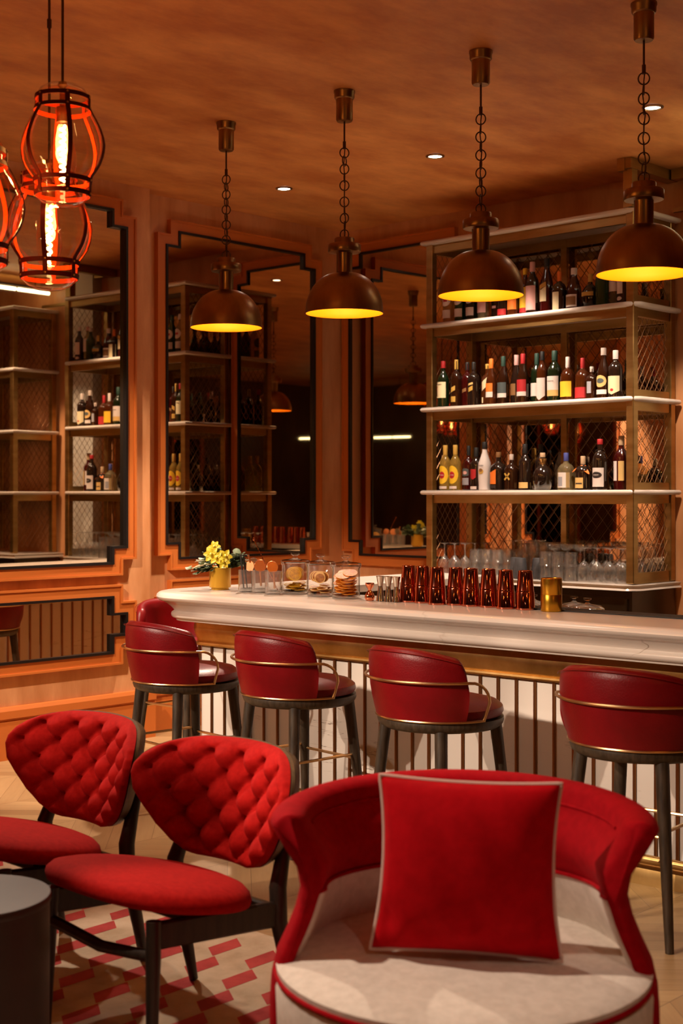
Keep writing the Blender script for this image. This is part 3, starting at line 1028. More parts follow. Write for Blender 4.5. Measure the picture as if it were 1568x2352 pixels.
# ------------------------------------------------------------------ bar stools
def bar_stool(loc, rz, label):
    """local +y faces the bar, the back shell is at -y"""
    r = thing('bar_stool', label, 'bar stool', loc, rz, 'red leather bar stools')
    # seat ring of dark wood
    MB().lathe([(0, .655), (.20, .650), (.235, .655), (.252, .668), (.258, .685), (.256, .697), (.20, .703), (0, .703)], n=48).build('seat_ring', M['dark_wood'], r)
    MB().lathe([(0, .700), (.225, .700), (.248, .706), (.256, .722), (.252, .742), (.23, .760), (.18, .772), (.10, .778), (0, .779)], n=48).build('seat_cushion', M['leather'], r)
    # back shell
    nphi, amax = 56, R(67)
    secs = []
    vv = []
    NS = 18
    for i in range(nphi + 1):
        f = -1 + 2 * i / nphi
        ph = f * amax
        edge = min(1.0, (1 - abs(f)) / 0.14)
        e = math.sqrt(max(0.0, 1 - (1 - edge) ** 2)) if edge < 1 else 1.0
        ztop = 1.005 - 0.055 * abs(f) ** 2.2
        zb = .706
        zt = zb + (ztop - zb) * (0.55 + 0.45 * e)
        th = 0.052 * (0.12 + 0.88 * e)
        ring = []
        for k in range(NS):
            t = k / NS
            # outer side up, round over the top, inner side down
            if t < 0.36:
                s_ = t / 0.36; h = s_ * 0.90; o = 0.0
            elif t < 0.56:
                q = (t - 0.36) / 0.20 * PI; h = 0.90 + 0.10 * math.sin(q); o = (1 - math.cos(q)) / 2
            else:
                s_ = (t - 0.56) / 0.44; h = 0.90 * (1 - s_); o = 1.0
            z = zb + (zt - zb) * h
            rout = 0.262 + 0.030 * h - 0.012 * math.sin(h * PI) * -1.0
            ring.append(((rout - o * th), z))
        for rr, z in ring:
            vv.append((rr * math.sin(ph), -rr * math.cos(ph), z))
    ff = []
    for i in range(nphi):
        for k in range(NS):
            ff.append((i * NS + k, i * NS + (k + 1) % NS, (i + 1) * NS + (k + 1) % NS, (i + 1) * NS + k))
    ff += [tuple(range(NS))[::-1], tuple(nphi * NS + k for k in range(NS))]
    sh = MB().add(vv, ff).build('back_shell', M['leather'], r, smooth=60)
    seam = []
    for i in range(41):
        ph = (-1 + 2 * i / 40) * amax * 0.9
        z = 1.005 - 0.055 * abs(ph / amax) ** 2.2 - 0.018
        seam.append((0.2990 * math.sin(ph), -0.2990 * math.cos(ph), z))
    MB().tube(seam, 0.0016, 5).build('top_seam', M['leather'], sh)
    # brass arm rail round the back, forward and down to the seat ring
    rail = []
    ra, za = 0.306, 0.868
    for i in range(41):
        ph = (-1 + 2 * i / 40) * R(66)
        rail.append(Vector((ra * math.sin(ph), -ra * math.cos(ph), za)))
    def drop(s_):
        p = []
        for k in range(1, 8):
            a = PI / 2 * k / 7
            p.append(Vector((s_ * (0.281 + 0.012 * math.sin(a)), -0.120 + 0.095 * math.sin(a), za - 0.085 * (1 - math.cos(a)))))
        p.append(Vector((s_ * 0.276, -0.024, .74)))
        p.append(Vector((s_ * 0.2615, -0.024, .705)))
        return p
    full = list(reversed(drop(-1))) + rail + drop(1)
    MB().tube(full, 0.0062, 8).build('arm_rail', M['rail_brass'], r)
    low = []
    for i in range(49):
        ph = (-1 + 2 * i / 48) * R(86)
        low.append((0.2615 * math.sin(ph), -0.2615 * math.cos(ph), .704))
    MB().tube(low, 0.0052, 8).build('lower_rail', M['rail_brass'], r)
    # legs and foot bars
    tops, feet = [], []
    for sx, sy in ((-1, -1), (1, -1), (1, 1), (-1, 1)):
        a, b_ = Vector((sx * .158, sy * .158, .662)), Vector((sx * .212, sy * .212, 0.0))
        tops.append(a); feet.append(b_)
        MB().tube([a, a.lerp(b_, .35), a.lerp(b_, .97), b_], [.025, .023, .0155, .015], 14).build('leg', M['dark_wood'], r)
    for i in range(4):
        zz = .415 if i % 2 else .395
        p = tops[i].lerp(feet[i], (.662 - zz) / .662); q = tops[(i + 1) % 4].lerp(feet[(i + 1) % 4], (.662 - zz) / .662)
        MB().cyl(p, q, 0.0068, n=8).build('foot_bar', M['rail_brass'], r)
    r.scale = (1, 1, .968)
    return r
bar_stool((-5.14, 4.29, 0), R(-5), 'red leather bar stool with brass rail, leftmost along the bar front')
bar_stool((-4.42, 4.35, 0), R(-5), 'red leather bar stool with brass rail, second along the bar front')
bar_stool((-3.57, 4.32, 0), R(-5), 'red leather bar stool with brass rail, third along the front, behind the cushion')
bar_stool((-2.66, 4.36, 0), R(5), 'red leather bar stool with brass rail, nearest and cut by the right edge')
bar_stool((-5.97, 5.00, 0), R(-88), 'red leather bar stool half hidden behind the rounded end of the bar')


# ------------------------------------------------------------------ tufted lounge chairs
def ease(pts, t):
    for (a, b), (c, d) in zip(pts, pts[1:]):
        if a <= t <= c:
            s_ = (t - a) / (c - a)
            return b + (d - b) * s_
    return pts[-1][1]


BW = [(0, .07), (.015, .11), (.05, .15), (.12, .19), (.25, .235), (.40, .272), (.55, .302), (.70, .313), (.78, .310), (.86, .294), (.92, .268), (.96, .236), (.985, .198), (1, .15)]
BZ0, BZ1 = .432, .792


def tuft_chair(loc, rz, label):
    """local -y is the front"""
    r = thing('tufted_lounge_chair', label, 'chair', loc, rz, 'red tufted lounge chairs')
    tilt = math.tan(R(14))
    def base(sx, t):
        wd = ease(BW, t) * 1.13
        x = sx * wd
        z = BZ0 + (BZ1 - BZ0) * t - 0.014 * (x / .33) ** 2 * t
        y = 0.285 + (z - BZ0) * tilt - 1.25 * x * x
        return x, y, z, wd
    PX, PZ = 0.122, 0.120
    def front(i, j, nu=96, nv=76):
        sx, t = -1 + 2 * i / nu, j / nv
        x, y, z, wd = base(sx, t)
        p, q = x / PX + (z - .625) / PZ, x / PX - (z - .625) / PZ
        puff = (abs(math.sin(PI * p)) ** .75 * abs(math.sin(PI * q)) ** .75)
        dp, dq = p - round(p), q - round(q)
        but = math.exp(-(dp * dp + dq * dq) / 0.022)
        e = min(1.0, (1 - abs(sx)) * wd / 0.055, t / .12, (1 - t) / .12)
        e = math.sqrt(max(0, 1 - (1 - e) ** 2))
        e2 = min(1.0, max(0.0, ((1 - abs(sx)) * wd - .012) / .05), max(0, (t - .03) / .10), max(0, (.97 - t) / .10))
        d = e * 0.046 + e2 * (0.034 * puff - 0.018 - 0.034 * but) + 0.002
        return Vector((x, y - d, z))
    MB().grid(front, 96, 76).build('backrest_pad', M['red_fabric'], r, smooth=80)
    def back(i, j, nu=40, nv=40):
        sx, t = -1 + 2 * i / nu, j / nv
        x, y, z, wd = base(sx, t)
        e = min(1.0, (1 - abs(sx)) / 0.06, t / .05, (1 - t) / .05)
        return Vector((x * 1.025, y + 0.008 + 0.026 * math.sqrt(max(0, e)), z))
    def inner(i, j, nu=40, nv=40):
        x, y, z, wd = base(-1 + 2 * i / nu, j / nv)
        return Vector((x * 1.025, y - 0.004, z))
    bsh = MB().grid(back, 40, 40, flip=True)
    bsh.grid(inner, 40, 40)
    # rim between the two sheets
    rim = []
    for i in range(41): rim.append((i, 0))
    for j in range(1, 41): rim.append((40, j))
    for i in range(39, -1, -1): rim.append((i, 40))
    for j in range(39, 0, -1): rim.append((0, j))
    vv = [back(i, j) for i, j in rim] + [inner(i, j) for i, j in rim]
    k = len(rim)
    bsh.add(vv, [(a, (a + 1) % k, k + (a + 1) % k, k + a) for a in range(k)])
    bsh.build('backrest_shell', M['shell_wood'], r, smooth=50)
    for a in range(-6, 7):
        for b in range(-6, 7):
            x = (a + b) / 2 * PX
            z = .625 + (a - b) / 2 * PZ
            t = (z - BZ0) / (BZ1 - BZ0)
            if not .10 < t < .93: continue
            wd = ease(BW, t) * 1.13
            if abs(x) > wd - .035: continue
            _, y, zz, _ = base(x / wd, t)
            MB().lathe([(0, .004), (.007, .003), (.0095, 0), (.008, -.004)], n=12, axis=(0, -1, .2)).build('button', M['red_fabric'], r, loc=(x, y - 0.006, zz))
    # seat: D-shaped pad, wide at the front, tipped back a little
    n = 48
    def outline(k):
        a = 2 * PI * k / n
        c, s_ = math.cos(a), math.sin(a)
        ex = 2.6
        q = (abs(c) ** ex + abs(s_) ** ex) ** (-1 / ex)
        x = .33 * q * c
        y = .255 * q * s_
        if y > 0: x *= 1 - 0.22 * (y / .255) ** 1.4
        return x, y
    rings = [(.90, -.022), (.985, -.014), (1.0, .004), (.985, .024), (.93, .042), (.80, .056), (.55, .064), (.28, .067)]
    vv, ff = [], []
    for s_, dz in rings:
        for k in range(n):
            x, y = outline(k)
            vv.append((x * s_, y * s_ - .02, .415 + dz * .85 - (y * s_) * .17 - .02 * (1 - abs(x * s_ / .315)) * (y < 0) * abs(y / .255) * 0))
    for i in range(len(rings) - 1):
        for k in range(n):
            ff.append((i * n + k, i * n + (k + 1) % n, (i + 1) * n + (k + 1) % n, (i + 1) * n + k))
    ff += [tuple(range(n))[::-1], tuple((len(rings) - 1) * n + k for k in range(n))]
    MB().add(vv, ff).build('seat_pad', M['red_fabric'], r, smooth=80)
    # frame
    for s_ in (-1, 1):
        MB().tube([(s_ * .235, -.20, .405), (s_ * .24, -.205, .30), (s_ * .245, -.215, 0)], [.021, .021, .014], 14).build('front_leg', M['black_wood'], r)
        MB().tube([(s_ * .215, .335, .60), (s_ * .222, .298, .50), (s_ * .235, .262, .40), (s_ * .24, .262, .30), (s_ * .235, .31, .12), (s_ * .232, .335, 0)], [.015, .021, .027, .026, .020, .014], 12).build('rear_leg', M['black_wood'], r)
        MB().box((s_ * .238, .03, .345), (.024, .45, .075), rot=Matrix.Rotation(R(-5) , 3, 'X'), ch=0.006).build('side_rail', M['black_wood'], r, smooth=0)
    MB().tube([(-.235, -.205, .31), (0, -.200, .285), (.235, -.205, .31)], .017, 10).build('front_stretcher', M['black_wood'], r)
    MB().box((0, .235, .33), (.45, .024, .06), ch=0.005).build('rear_rail', M['black_wood'], r, smooth=0)
    MB().box((0, -.03, .382), (.42, .10, .03), ch=0.005).build('seat_support', M['black_wood'], r, smooth=0)
    return r
CH1 = tuft_chair((-3.88, 2.525, 0.0165), R(0), 'red tufted lounge chair, farther left one')
CH2 = tuft_chair((-3.152, 2.52, 0.0165), R(0), 'red tufted lounge chair next to the cream armchair')

# ------------------------------------------------------------------ rug
rm = MB()
X0, X1, Y0, Y1 = -5.35, -1.05, 0.75, 3.33
rm.box(((X0 + X1) / 2, (Y0 + Y1) / 2, 0.006), (X1 - X0, Y1 - Y0, 0.011), ch=0.003)
va, vb = Vector((.186, 0.0)), Vector((.085, -.177))
p0 = Vector((-3.509, 3.052))
q1, q2 = Vector((0.004, -.136)), Vector((.075, -.045))
for i in range(-30, 30):
    for j in range(-6, 16):
        o = p0 + va * i + vb * j
        c4 = [o, o + q1, o + q1 + q2, o + q2]
        if all(X0 + .02 < c.x < X1 - .02 and Y0 + .02 < c.y < Y1 - .02 for c in c4):
            rm.add([(c.x, c.y, 0.0121) for c in c4], [(0, 1, 2, 3)], 1)
M['rug_cream'] = noise_mix(mat('rug_cream', (0.5, 0.38, 0.26), 0.95), (0.42, 0.31, 0.20), (0.60, 0.47, 0.34), 5, (1, 1, 1), 6, bump=0.2, bscale=300)
M['rug_red'] = noise_mix(mat('rug_red', (0.4, 0.03, 0.03), 0.95), (0.34, 0.025, 0.025), (0.48, 0.05, 0.045), 8, (1, 1, 1), 5, bump=0.2, bscale=300)
tag(rm.build('rug', [M['rug_cream'], M['rug_red']], smooth=0), 'cream rug with scattered red parallelogram tiles under the lounge chairs', 'rug')

# ------------------------------------------------------------------ dark drum table
dt = thing('drum_table', 'dark cylindrical drum side table at the bottom left corner', 'side table', (-3.20, 1.945, 0.012))
MB().lathe([(0, 0), (.190, 0), (.195, .006), (.197, .480), (0, .480)], n=64).build('drum_body', M['drum'], dt)
MB().lathe([(0, .480), (.199, .480), (.201, .484), (.201, .498), (.198, .502), (0, .502)], n=64).build('drum_top', M['drum'], dt)

# ------------------------------------------------------------------ tub armchair and cushion
TUB = (-2.022, 2.527)
TRZ = R(38.7)
tub = thing('tub_armchair', 'large round tub armchair, red shell with cream seat', 'armchair', (TUB[0], TUB[1], 0.0125), TRZ)
OUTER = [(.08, .425), (.14, .445), (.30, .455), (.42, .452), (.48, .440), (.54, .412), (.60, .388), (.645, .380), (.69, .392), (.735, .422), (.765, .444), (.79, .453), (.815, .446)]
def rout(z):
    return ease(OUTER, z)
def tub_section(f):
    """closed outline (r, z) at position f along the shell, -1..1"""
    e = min(1.0, (1 - abs(f)) / 0.11)
    e = math.sqrt(max(0.02, 1 - (1 - e) ** 2))
    zt = .828 - .012 * abs(f) ** 2
    sec = []
    for k in range(15):
        z = .08 + (zt - .03 - .08) * k / 14
        sec.append((rout(z), z))
    for k in range(1, 8):
        a = PI * k / 8
        ro = rout(zt - .03)
        sec.append((ro - .045 * (1 - math.cos(a)) * 1.0, zt - .03 + .030 * math.sin(a)))
    for k in range(13):
        z = zt - .045 - (zt - .045 - .30) * k / 12
        th = .088 if z > .70 else (.088 - .038 * min(1, (.70 - z) / .08))
        sec.append((rout(z) - th, z))
    sec.append((rout(.1) - .05, .08))
    return sec, e
NS = len(tub_section(0)[0])
nph, AM = 96, R(103)
vv = []
for i in range(nph + 1):
    f = -1 + 2 * i / nph
    sec, e = tub_section(f)
    ph = f * AM
    for rr, z in sec:
        ro = rout(min(z, .815))
        mid = ro - .03
        q = mid + (rr - mid) * (0.35 + 0.65 * e)
        a = ph
        vv.append((q * math.sin(a) * 1.0, q * math.cos(a) * 1.02, z))
ff = []
for i in range(nph):
    for k in range(NS):
        ff.append((i * NS + k, (i + 1) * NS + k, (i + 1) * NS + (k + 1) % NS, i * NS + (k + 1) % NS))
ff += [tuple(range(NS)), tuple(nph * NS + k for k in range(NS))[::-1]]
MB().add(vv, ff).build('red_shell', M['tub_red'], tub, smooth=150)
# seam line inside the top roll
sp = []
for i in range(61):
    ph = (-1 + 2 * i / 60) * AM * .84
    q = rout(.775) - .089
    sp.append((q * math.sin(ph), q * math.cos(ph) * 1.02, .775))
MB().tube(sp, .0042, 6).build('inner_seam', M['tub_red'], tub)
# cream lower lining
def lining(i, j, nu=72, nv=8):
    f = -1 + 2 * i / nu
    ph = f * AM * .985
    z = .40 + (.605 + .03 * abs(f) ** 2 - .40) * j / nv
    th = .088 if z > .70 else (.088 - .038 * min(1, (.70 - z) / .08))
    k_ = min(1.0, (1 - abs(f)) / .06)
    q = rout(z) - th + .012 - (.018 + .006 * math.sin(PI * j / nv)) * math.sin(k_ * PI / 2)
    return Vector((q * math.sin(ph), q * math.cos(ph) * 1.02, z))
MB().grid(lining, 72, 8, flip=True).build('cream_lining', M['white_fabric'], tub, smooth=60)
MB().tube([lining(i, 8) for i in range(73)], .005, 6).build('lining_piping', M['tub_red'], tub)
# seat
MB().lathe([(0, .30), (.425, .30), (.437, .32), (.440, .42), (.436, .438), (.40, .45), (0, .455)], n=72).build('seat_base', M['white_fabric'], tub)
MB().lathe([(0, .45), (.425, .448), (.437, .455), (.438, .467), (.425, .474), (.38, .482), (.28, .486), (.14, .487), (0, .487)], n=72).build('seat_cushion', M['white_fabric'], tub)
MB().tube([(.4385 * math.cos(2 * PI * k / 72), .4385 * math.sin(2 * PI * k / 72), .450) for k in range(72)], .006, 8, closed=True).build('seat_piping', M['tub_red'], tub)
MB().lathe([(0, .05), (.40, .05), (.418, .07), (.428, .30), (0, .30)], n=64).build('base_drum', M['white_fabric'], tub)
MB().lathe([(0, 0), (.33, 0), (.33, .055), (0, .055)], n=48).build('plinth', M['black_wood'], tub)

def pillow(loc, rot, S=.211):
    r = thing('cushion', 'square red cushion with pale piping leaning in the tub armchair', 'cushion', loc)
    r.rotation_euler = rot
    N = 44
    def P(i, j, sd):
        s_, t = -1 + 2 * i / N, -1 + 2 * j / N
        x = S * s_ * (1 - .095 * (1 - t * t) * abs(s_)) * (1.025 - .02 * t) 
        y = S * .94 * t * (1 - .045 * (1 - s_ * s_) * abs(t))
        h = .100 * (max(0, 1 - s_ ** 2) ** .42) * (max(0, 1 - t ** 2) ** .42)
        wr = .005 * math.sin(9 * s_ + 5 * t) * (1 - s_ * s_) * (1 - t * t) + .016 * math.exp(-((t + .78) / .12) ** 2) * math.sin(7 * s_ + 1.2) * (1 - s_ ** 2) * (1 - t * t) * 2
        wr += -.024 * math.exp(-((s_ + .82 + .25 * (t + .8)) / .10) ** 2) * math.exp(-((t + .65) / .25) ** 2) - .024 * math.exp(-((s_ - .80 - .2 * (t + .8)) / .10) ** 2) * math.exp(-((t + .62) / .25) ** 2)
        return Vector((x, sd * (h + wr * (1 if sd < 0 else .3)), y))
    m = MB().grid(lambda i, j: P(i, j, -1), N, N).grid(lambda i, j: P(i, j, 1), N, N, flip=True)
    m.build('cushion_cover', M['cushion_red'], r, smooth=80)
    edge = [P(i, 0, 1) for i in range(N)] + [P(N, j, 1) for j in range(N)] + [P(i, N, 1) for i in range(N, 0, -1)] + [P(0, j, 1) for j in range(N, 0, -1)]
    MB().tube(edge, .0052, 8, closed=True).build('piping', M['piping'], r)
    return r
RZ = Matrix.Rotation(TRZ, 4, 'Z')
pc = Vector((TUB[0], TUB[1], 0)) + (RZ @ Vector((0.012, -0.035, 0)))
pillow((pc.x, pc.y, .706), (Matrix.Rotation(TRZ + R(-3), 3, 'Z') @ Matrix.Rotation(R(-9), 3, 'X') @ Matrix.Rotation(R(1.2), 3, 'Y')).to_euler())
#PART3
# ------------------------------------------------------------------ things on the bar
ZB = BT + 0.001

# potted flowers
pot = thing('potted_flowers', 'mustard gold pot of yellow flowers and eucalyptus at the left end of the bar', 'flower pot', (-5.55, 4.866, ZB))
MB().lathe([(0, 0), (.047, 0), (.047, .012), (.056, .013), (.058, .018), (.058, .118), (.055, .120), (.052, .118), (.052, .09), (0, .09)], n=40).build('pot', M['gold_pot'], pot)
rnd = random.Random(3)


def blade(mb, base, d, ln, wd, curl=0.25, up=Vector((0, 0, 1)), mi=0, cup=0.2):
    """a leaf or petal from base along d"""
    d = Vector(d).normalized()
    sd = d.cross(up)
    sd = sd.normalized() if sd.length > .05 else Vector((1, 0, 0))
    nn = sd.cross(d)
    vv, ff = [], []
    NL = 8
    for i in range(NL + 1):
        t = i / NL
        wv = wd * math.sin(PI * min(1, t * .94 + .04)) ** .75
        c = Vector(base) + d * (ln * t) + nn * (-curl * ln * t * t)
        for s_ in (-1, -.5, 0, .5, 1):
            vv.append(c + sd * (wv * s_) + nn * (cup * wv * s_ * s_))
    for i in range(NL):
        for j in range(4):
            ff.append((i * 5 + j, i * 5 + j + 1, i * 5 + 6 + j, i * 5 + 5 + j))
    mb.add(vv, ff, mi)


def camdir(dx, dy, dz):
    """direction given as right, away, up as seen from the room side of the bar"""
    c, s_ = math.cos(R(43.7)), math.sin(R(43.7))
    return Vector((c * dx - s_ * dy, s_ * dx + c * dy, dz))


stems = []
for i in range(16):
    a = rnd.uniform(-1, 1)
    d = camdir(rnd.uniform(-.75, .9), rnd.uniform(-.5, .4), rnd.uniform(.35, .9))
    if i < 3: d = camdir(-.8 - .1 * i, -.25, .12 + .1 * i)
    if i in (3, 4, 5): d = camdir(.75, -.05 + .1 * i, .55 + .1 * (i - 3))
    p0 = Vector((0, 0, .10)) + Vector((d.x, d.y, 0)) * .03
    stems.append((p0, d.normalized()))
for p0, d in stems:
    m = MB()
    L_ = rnd.uniform(.09, .14)
    pts = [p0 + d * (L_ * t) + Vector((0, 0, -.02 * t * t)) for t in (0, .3, .6, 1)]
    m.tube(pts, .0014, 5, 0)
    for k in range(5):
        t = .3 + .7 * k / 4
        b_ = p0 + d * (L_ * t) + Vector((0, 0, -.02 * t * t))
        for s_ in (-1, 1):
            ld = (d * .3 + d.cross(Vector((0, 0, 1))) * s_ * .8 + Vector((rnd.uniform(-.3, .3), rnd.uniform(-.3, .3), rnd.uniform(-.4, .5))))
            blade(m, b_, ld, rnd.uniform(.034, .050), rnd.uniform(.015, .021), .1, Vector((rnd.uniform(-.5, .5), rnd.uniform(-.8, .2), 1)), 1)
    m.build('leaf_sprig', [M['stem'], M['leaf']], pot, smooth=70)
for (dx, dy, z, s_) in ((-.040, -.05, .190, .95), (-.028, -.03, .228, .75), (.030, -.05, .180, .85), (.022, -.065, .150, .80), (-.015, -.06, .172, .85)):
    c0 = camdir(dx, dy, 0); c0.z = z
    m = MB()
    ax = (camdir(dx * 4, -.9, rnd.uniform(-.1, .4))).normalized()
    t1 = ax.cross(Vector((0, 0, 1))).normalized(); t2 = t1.cross(ax)
    for k in range(6):
        a = PI / 3 * k + rnd.uniform(-.2, .2)
        d = t1 * math.cos(a) + t2 * math.sin(a) + ax * .45
        blade(m, c0, d, .046 * s_, .0165 * s_, .35, ax, 0, .35)
    m.tube([c0, c0 + ax * .02 * s_, c0 + ax * .032 * s_ + Vector((0, 0, -.008))], [.009 * s_, .010 * s_, .006 * s_], 8)
    m.tube([Vector((0, 0, .1)), c0.lerp(Vector((0, 0, .1)), .4), c0], .0018, 5, 1)
    m.build('yellow_flower', [M['petal'], M['stem']], pot, smooth=70)
m = MB()
blade(m, camdir(-.03, -.05, 0) + Vector((0, 0, .135)), camdir(-.9, -.25, -.02), .115, .020, .15, Vector((0, 0, 1)), 0, .5)
blade(m, camdir(-.04, -.03, 0) + Vector((0, 0, .15)), camdir(-.8, -.2, .25), .09, .008, .3, Vector((0, 0, 1)), 0, .5)
m.build('pale_bloom', M['petal_white'], pot, smooth=70)

# cut crystal mixing glasses with tools
def crystal(loc, label, mode, r0=.044, h=.115):
    r = thing('mixing_glass', label, 'mixing glass', loc, 0, 'cut glass mixing glasses')
    n = 48
    vv, ff = [], []
    rows = 14
    for j in range(rows + 1):
        z = .004 + (h - .004) * j / rows
        for k in range(n):
            a = 2 * PI * k / n
            if mode == 'ribs':
                q = .0016 * abs(math.sin(a * 12)) * (1 if j < rows - 3 else .2)
            else:
                q = .0026 * abs(math.sin(a * 6 + z * 55)) * abs(math.sin(a * 6 - z * 55)) * (1 if j < rows - 4 else 0)
            rr = r0 - q
            vv.append((rr * math.cos(a), rr * math.sin(a), z))
    for j in range(rows):
        for k in range(n):
            ff.append((j * n + k, j * n + (k + 1) % n, (j + 1) * n + (k + 1) % n, (j + 1) * n + k))
    m = MB().add(vv, ff)
    m.lathe([(0, .0), (r0 - .003, 0), (r0, .004)], n=n)
    m.lathe([(r0, h), (r0 - .002, h + .001), (r0 - .004, h), (r0 - .006, .02), (0, .018)], n=n)
    m.build('glass_body', M['crystal'], r, smooth=50)
    MB().lathe([(0, .004), (r0 - .008, .004), (r0 - .006, .014), (0, .017)], n=24).build('thick_base', M['crystal'], r)
    return r
GP = [(-5.315, 4.845), (-5.225, 4.855), (-5.09, 4.825)]
crystal((GP[0][0], GP[0][1], ZB), 'ribbed mixing glass of black straws, leftmost glass on the bar', 'ribs')
crystal((GP[1][0], GP[1][1], ZB), 'ribbed mixing glass with a copper strainer and bar spoon, middle of the three', 'ribs')
crystal((GP[2][0], GP[2][1], ZB), 'diamond cut mixing glass beside the first jar of dried citrus', 'cut', .0445, .117)
g0 = Vector((GP[0][0], GP[0][1], ZB))
g1 = Vector((GP[1][0], GP[1][1], ZB))
g2 = Vector((GP[2][0], GP[2][1], ZB))
for i in range(7):                                       # black straws
    b0 = g0 + camdir(-.010 + .012 * math.cos(i * 2.1) , .008 * math.sin(i * 2.1), .02)
    t0 = b0 + camdir(-.017 + .004 * math.sin(i * 1.7), .004 * math.cos(i * 3), .165 + .006 * (i % 3))
    o = MB().cyl(b0 - g0, t0 - g0, .0032, n=8).build('drinking_straw', M['rubber'], None, loc=g0)
    tag(o, 'black drinking straw in the leftmost mixing glass', 'straw', 'black straws in the mixing glass')
# tools
def disc_tool(name, label, cat, base, ctr, rad, nrm, m, hole=False, handle=None):
    r = thing(name, label, cat, base)
    c = Vector(ctr) - Vector(base)
    mb = MB().lathe([(0, .0012), (rad, .0012), (rad + .001, 0), (rad, -.0012), (0, -.0012)], c, 28, axis=nrm)
    mb.build('strainer_plate', m, r)
    if hole:
        pts = []
        nv = Vector(nrm).normalized(); t1 = nv.cross(Vector((0, 0, 1))).normalized(); t2 = t1.cross(nv)
        for k in range(60):
            a = PI * (.08 + .84 * k / 59) * 1.0
            pts.append(c + t1 * (rad * .95 * math.cos(a)) + t2 * (rad * .95 * math.sin(a)) + nv * (.004 * math.sin(k * 1.5)) )
        MB().tube(pts, .0016, 5).build('coil_spring', m, r)
    if handle:
        MB().tube([c + Vector(handle[0]), c + (Vector(handle[0]) + Vector(handle[1])) / 2, c + Vector(handle[1])], [.006, .0045, .006], 8).build('handle', m, r)
    return r
disc_tool('cocktail_strainer', 'copper cocktail strainer standing in the middle mixing glass', 'strainer', g1 + Vector((0, 0, .02)), g1 + camdir(.002, -.010, .140), .031, camdir(0, -1, .2), M['tool_copper'], True, (camdir(0, 0.004, -.03), camdir(.004, .012, -.105)))
disc_tool('julep_strainer', 'copper julep strainer standing in the leftmost mixing glass', 'strainer', g0 + Vector((0, 0, .02)), g0 + camdir(.016, -.006, .135), .026, camdir(-.5, -1, .1), M['tool_copper'], False, (camdir(.002, 0, .02), camdir(-.008, .0, .06)))
disc_tool('fine_strainer', 'round steel strainer above the leftmost mixing glass', 'strainer', g0 + Vector((0, 0, .02)), g0 + camdir(.034, .012, .150), .027, camdir(.35, -1, 0), M['tin_grey'], False, (camdir(-.01, .0, -.02), camdir(-.006, .004, -.11)))
disc_tool('cocktail_strainer', 'copper cocktail strainer with prongs in the diamond cut mixing glass', 'strainer', g2 + Vector((0, 0, .02)), g2 + camdir(-.006, -.012, .140), .030, camdir(.45, -1, .3), M['tool_copper'], True, (camdir(0.006, 0, -.028), camdir(.012, .008, -.11)))
sp = thing('bar_spoon', 'long twisted copper bar spoon leaning out of the mixing glasses', 'bar spoon', g2 + Vector((0, 0, .02)))
a_, b_ = camdir(.020, .010, .0), camdir(-.104, .012, .262)
pts, rr_ = [], []
for i in range(60):
    t = i / 59
    q = a_.lerp(b_, t)
    pts.append(q); rr_.append(.0020 + .0009 * math.sin(i * 1.9))
MB().tube(pts, rr_, 8).build('twisted_stem', M['copper'], sp)
MB().ball(tuple(b_), .0045, 10, sz=1.8).build('end_knob', M['copper'], sp)
MB().lathe([(0, -.002), (.010, 0), (.012, .003), (.009, .001), (0, 0)], tuple(a_ - Vector((0, 0, .01))), 14, sy=.7).build('spoon_bowl', M['copper'], sp)

# jars of dried citrus
def jar(loc, label, rad=.069, h=.158):
    r = thing('glass_jar', label, 'jar', loc, 0, 'lidded jars of dried citrus')
    MB().lathe([(0, .004), (rad - .012, .003), (rad - .006, 0), (rad, .004), (rad + .002, .012), (rad + .001, .02), (rad, .03), (rad, h - .012), (rad + .004, h - .006), (rad + .005, h)], n=44).build('jar_body', M['jar_glass'], r)
    MB().lathe([(0, .010), (rad - .006, .010), (rad - .003, .018), (0, .020)], n=36).build('thick_base', M['jar_glass'], r)
    MB().lathe([(0, h + .003), (rad - .01, h + .002), (rad + .006, h + .001), (rad + .008, h + .008), (rad + .004, h + .014), (rad - .02, h + .018), (.022, h + .021), (.012, h + .025), (.010, h + .036), (.012, h + .039), (.021, h + .041), (.023, h + .047), (.021, h + .053), (0, h + .055)], n=40).build('jar_lid', M['jar_glass'], r)
    return r
M['orange_dry'] = noise_mix(mat('dried_orange', (0.6, 0.2, 0.02), 0.5), (0.55, 0.12, 0.004), (0.85, 0.27, 0.010), 60, (1, 1, 1), 4)
M['orange_rind'] = mat('orange_rind', (0.80, 0.30, 0.02), 0.5)
M['lime_dry'] = noise_mix(mat('dried_lemon', (0.5, 0.3, 0.03), 0.5), (0.40, 0.17, 0.003), (0.72, 0.36, 0.008), 55, (1, 1, 1), 4)
M['lime_rind'] = mat('dried_lemon_rind', (0.70, 0.38, 0.02), 0.5)
M['ring_dry'] = noise_mix(mat('dried_lime', (0.3, 0.12, 0.02), 0.5), (0.24, 0.06, 0.004), (0.50, 0.19, 0.015), 60, (1, 1, 1), 4)
M['ring_rind'] = mat('dried_lime_rind', (0.85, 0.55, 0.20), 0.5)
SLICES = {}
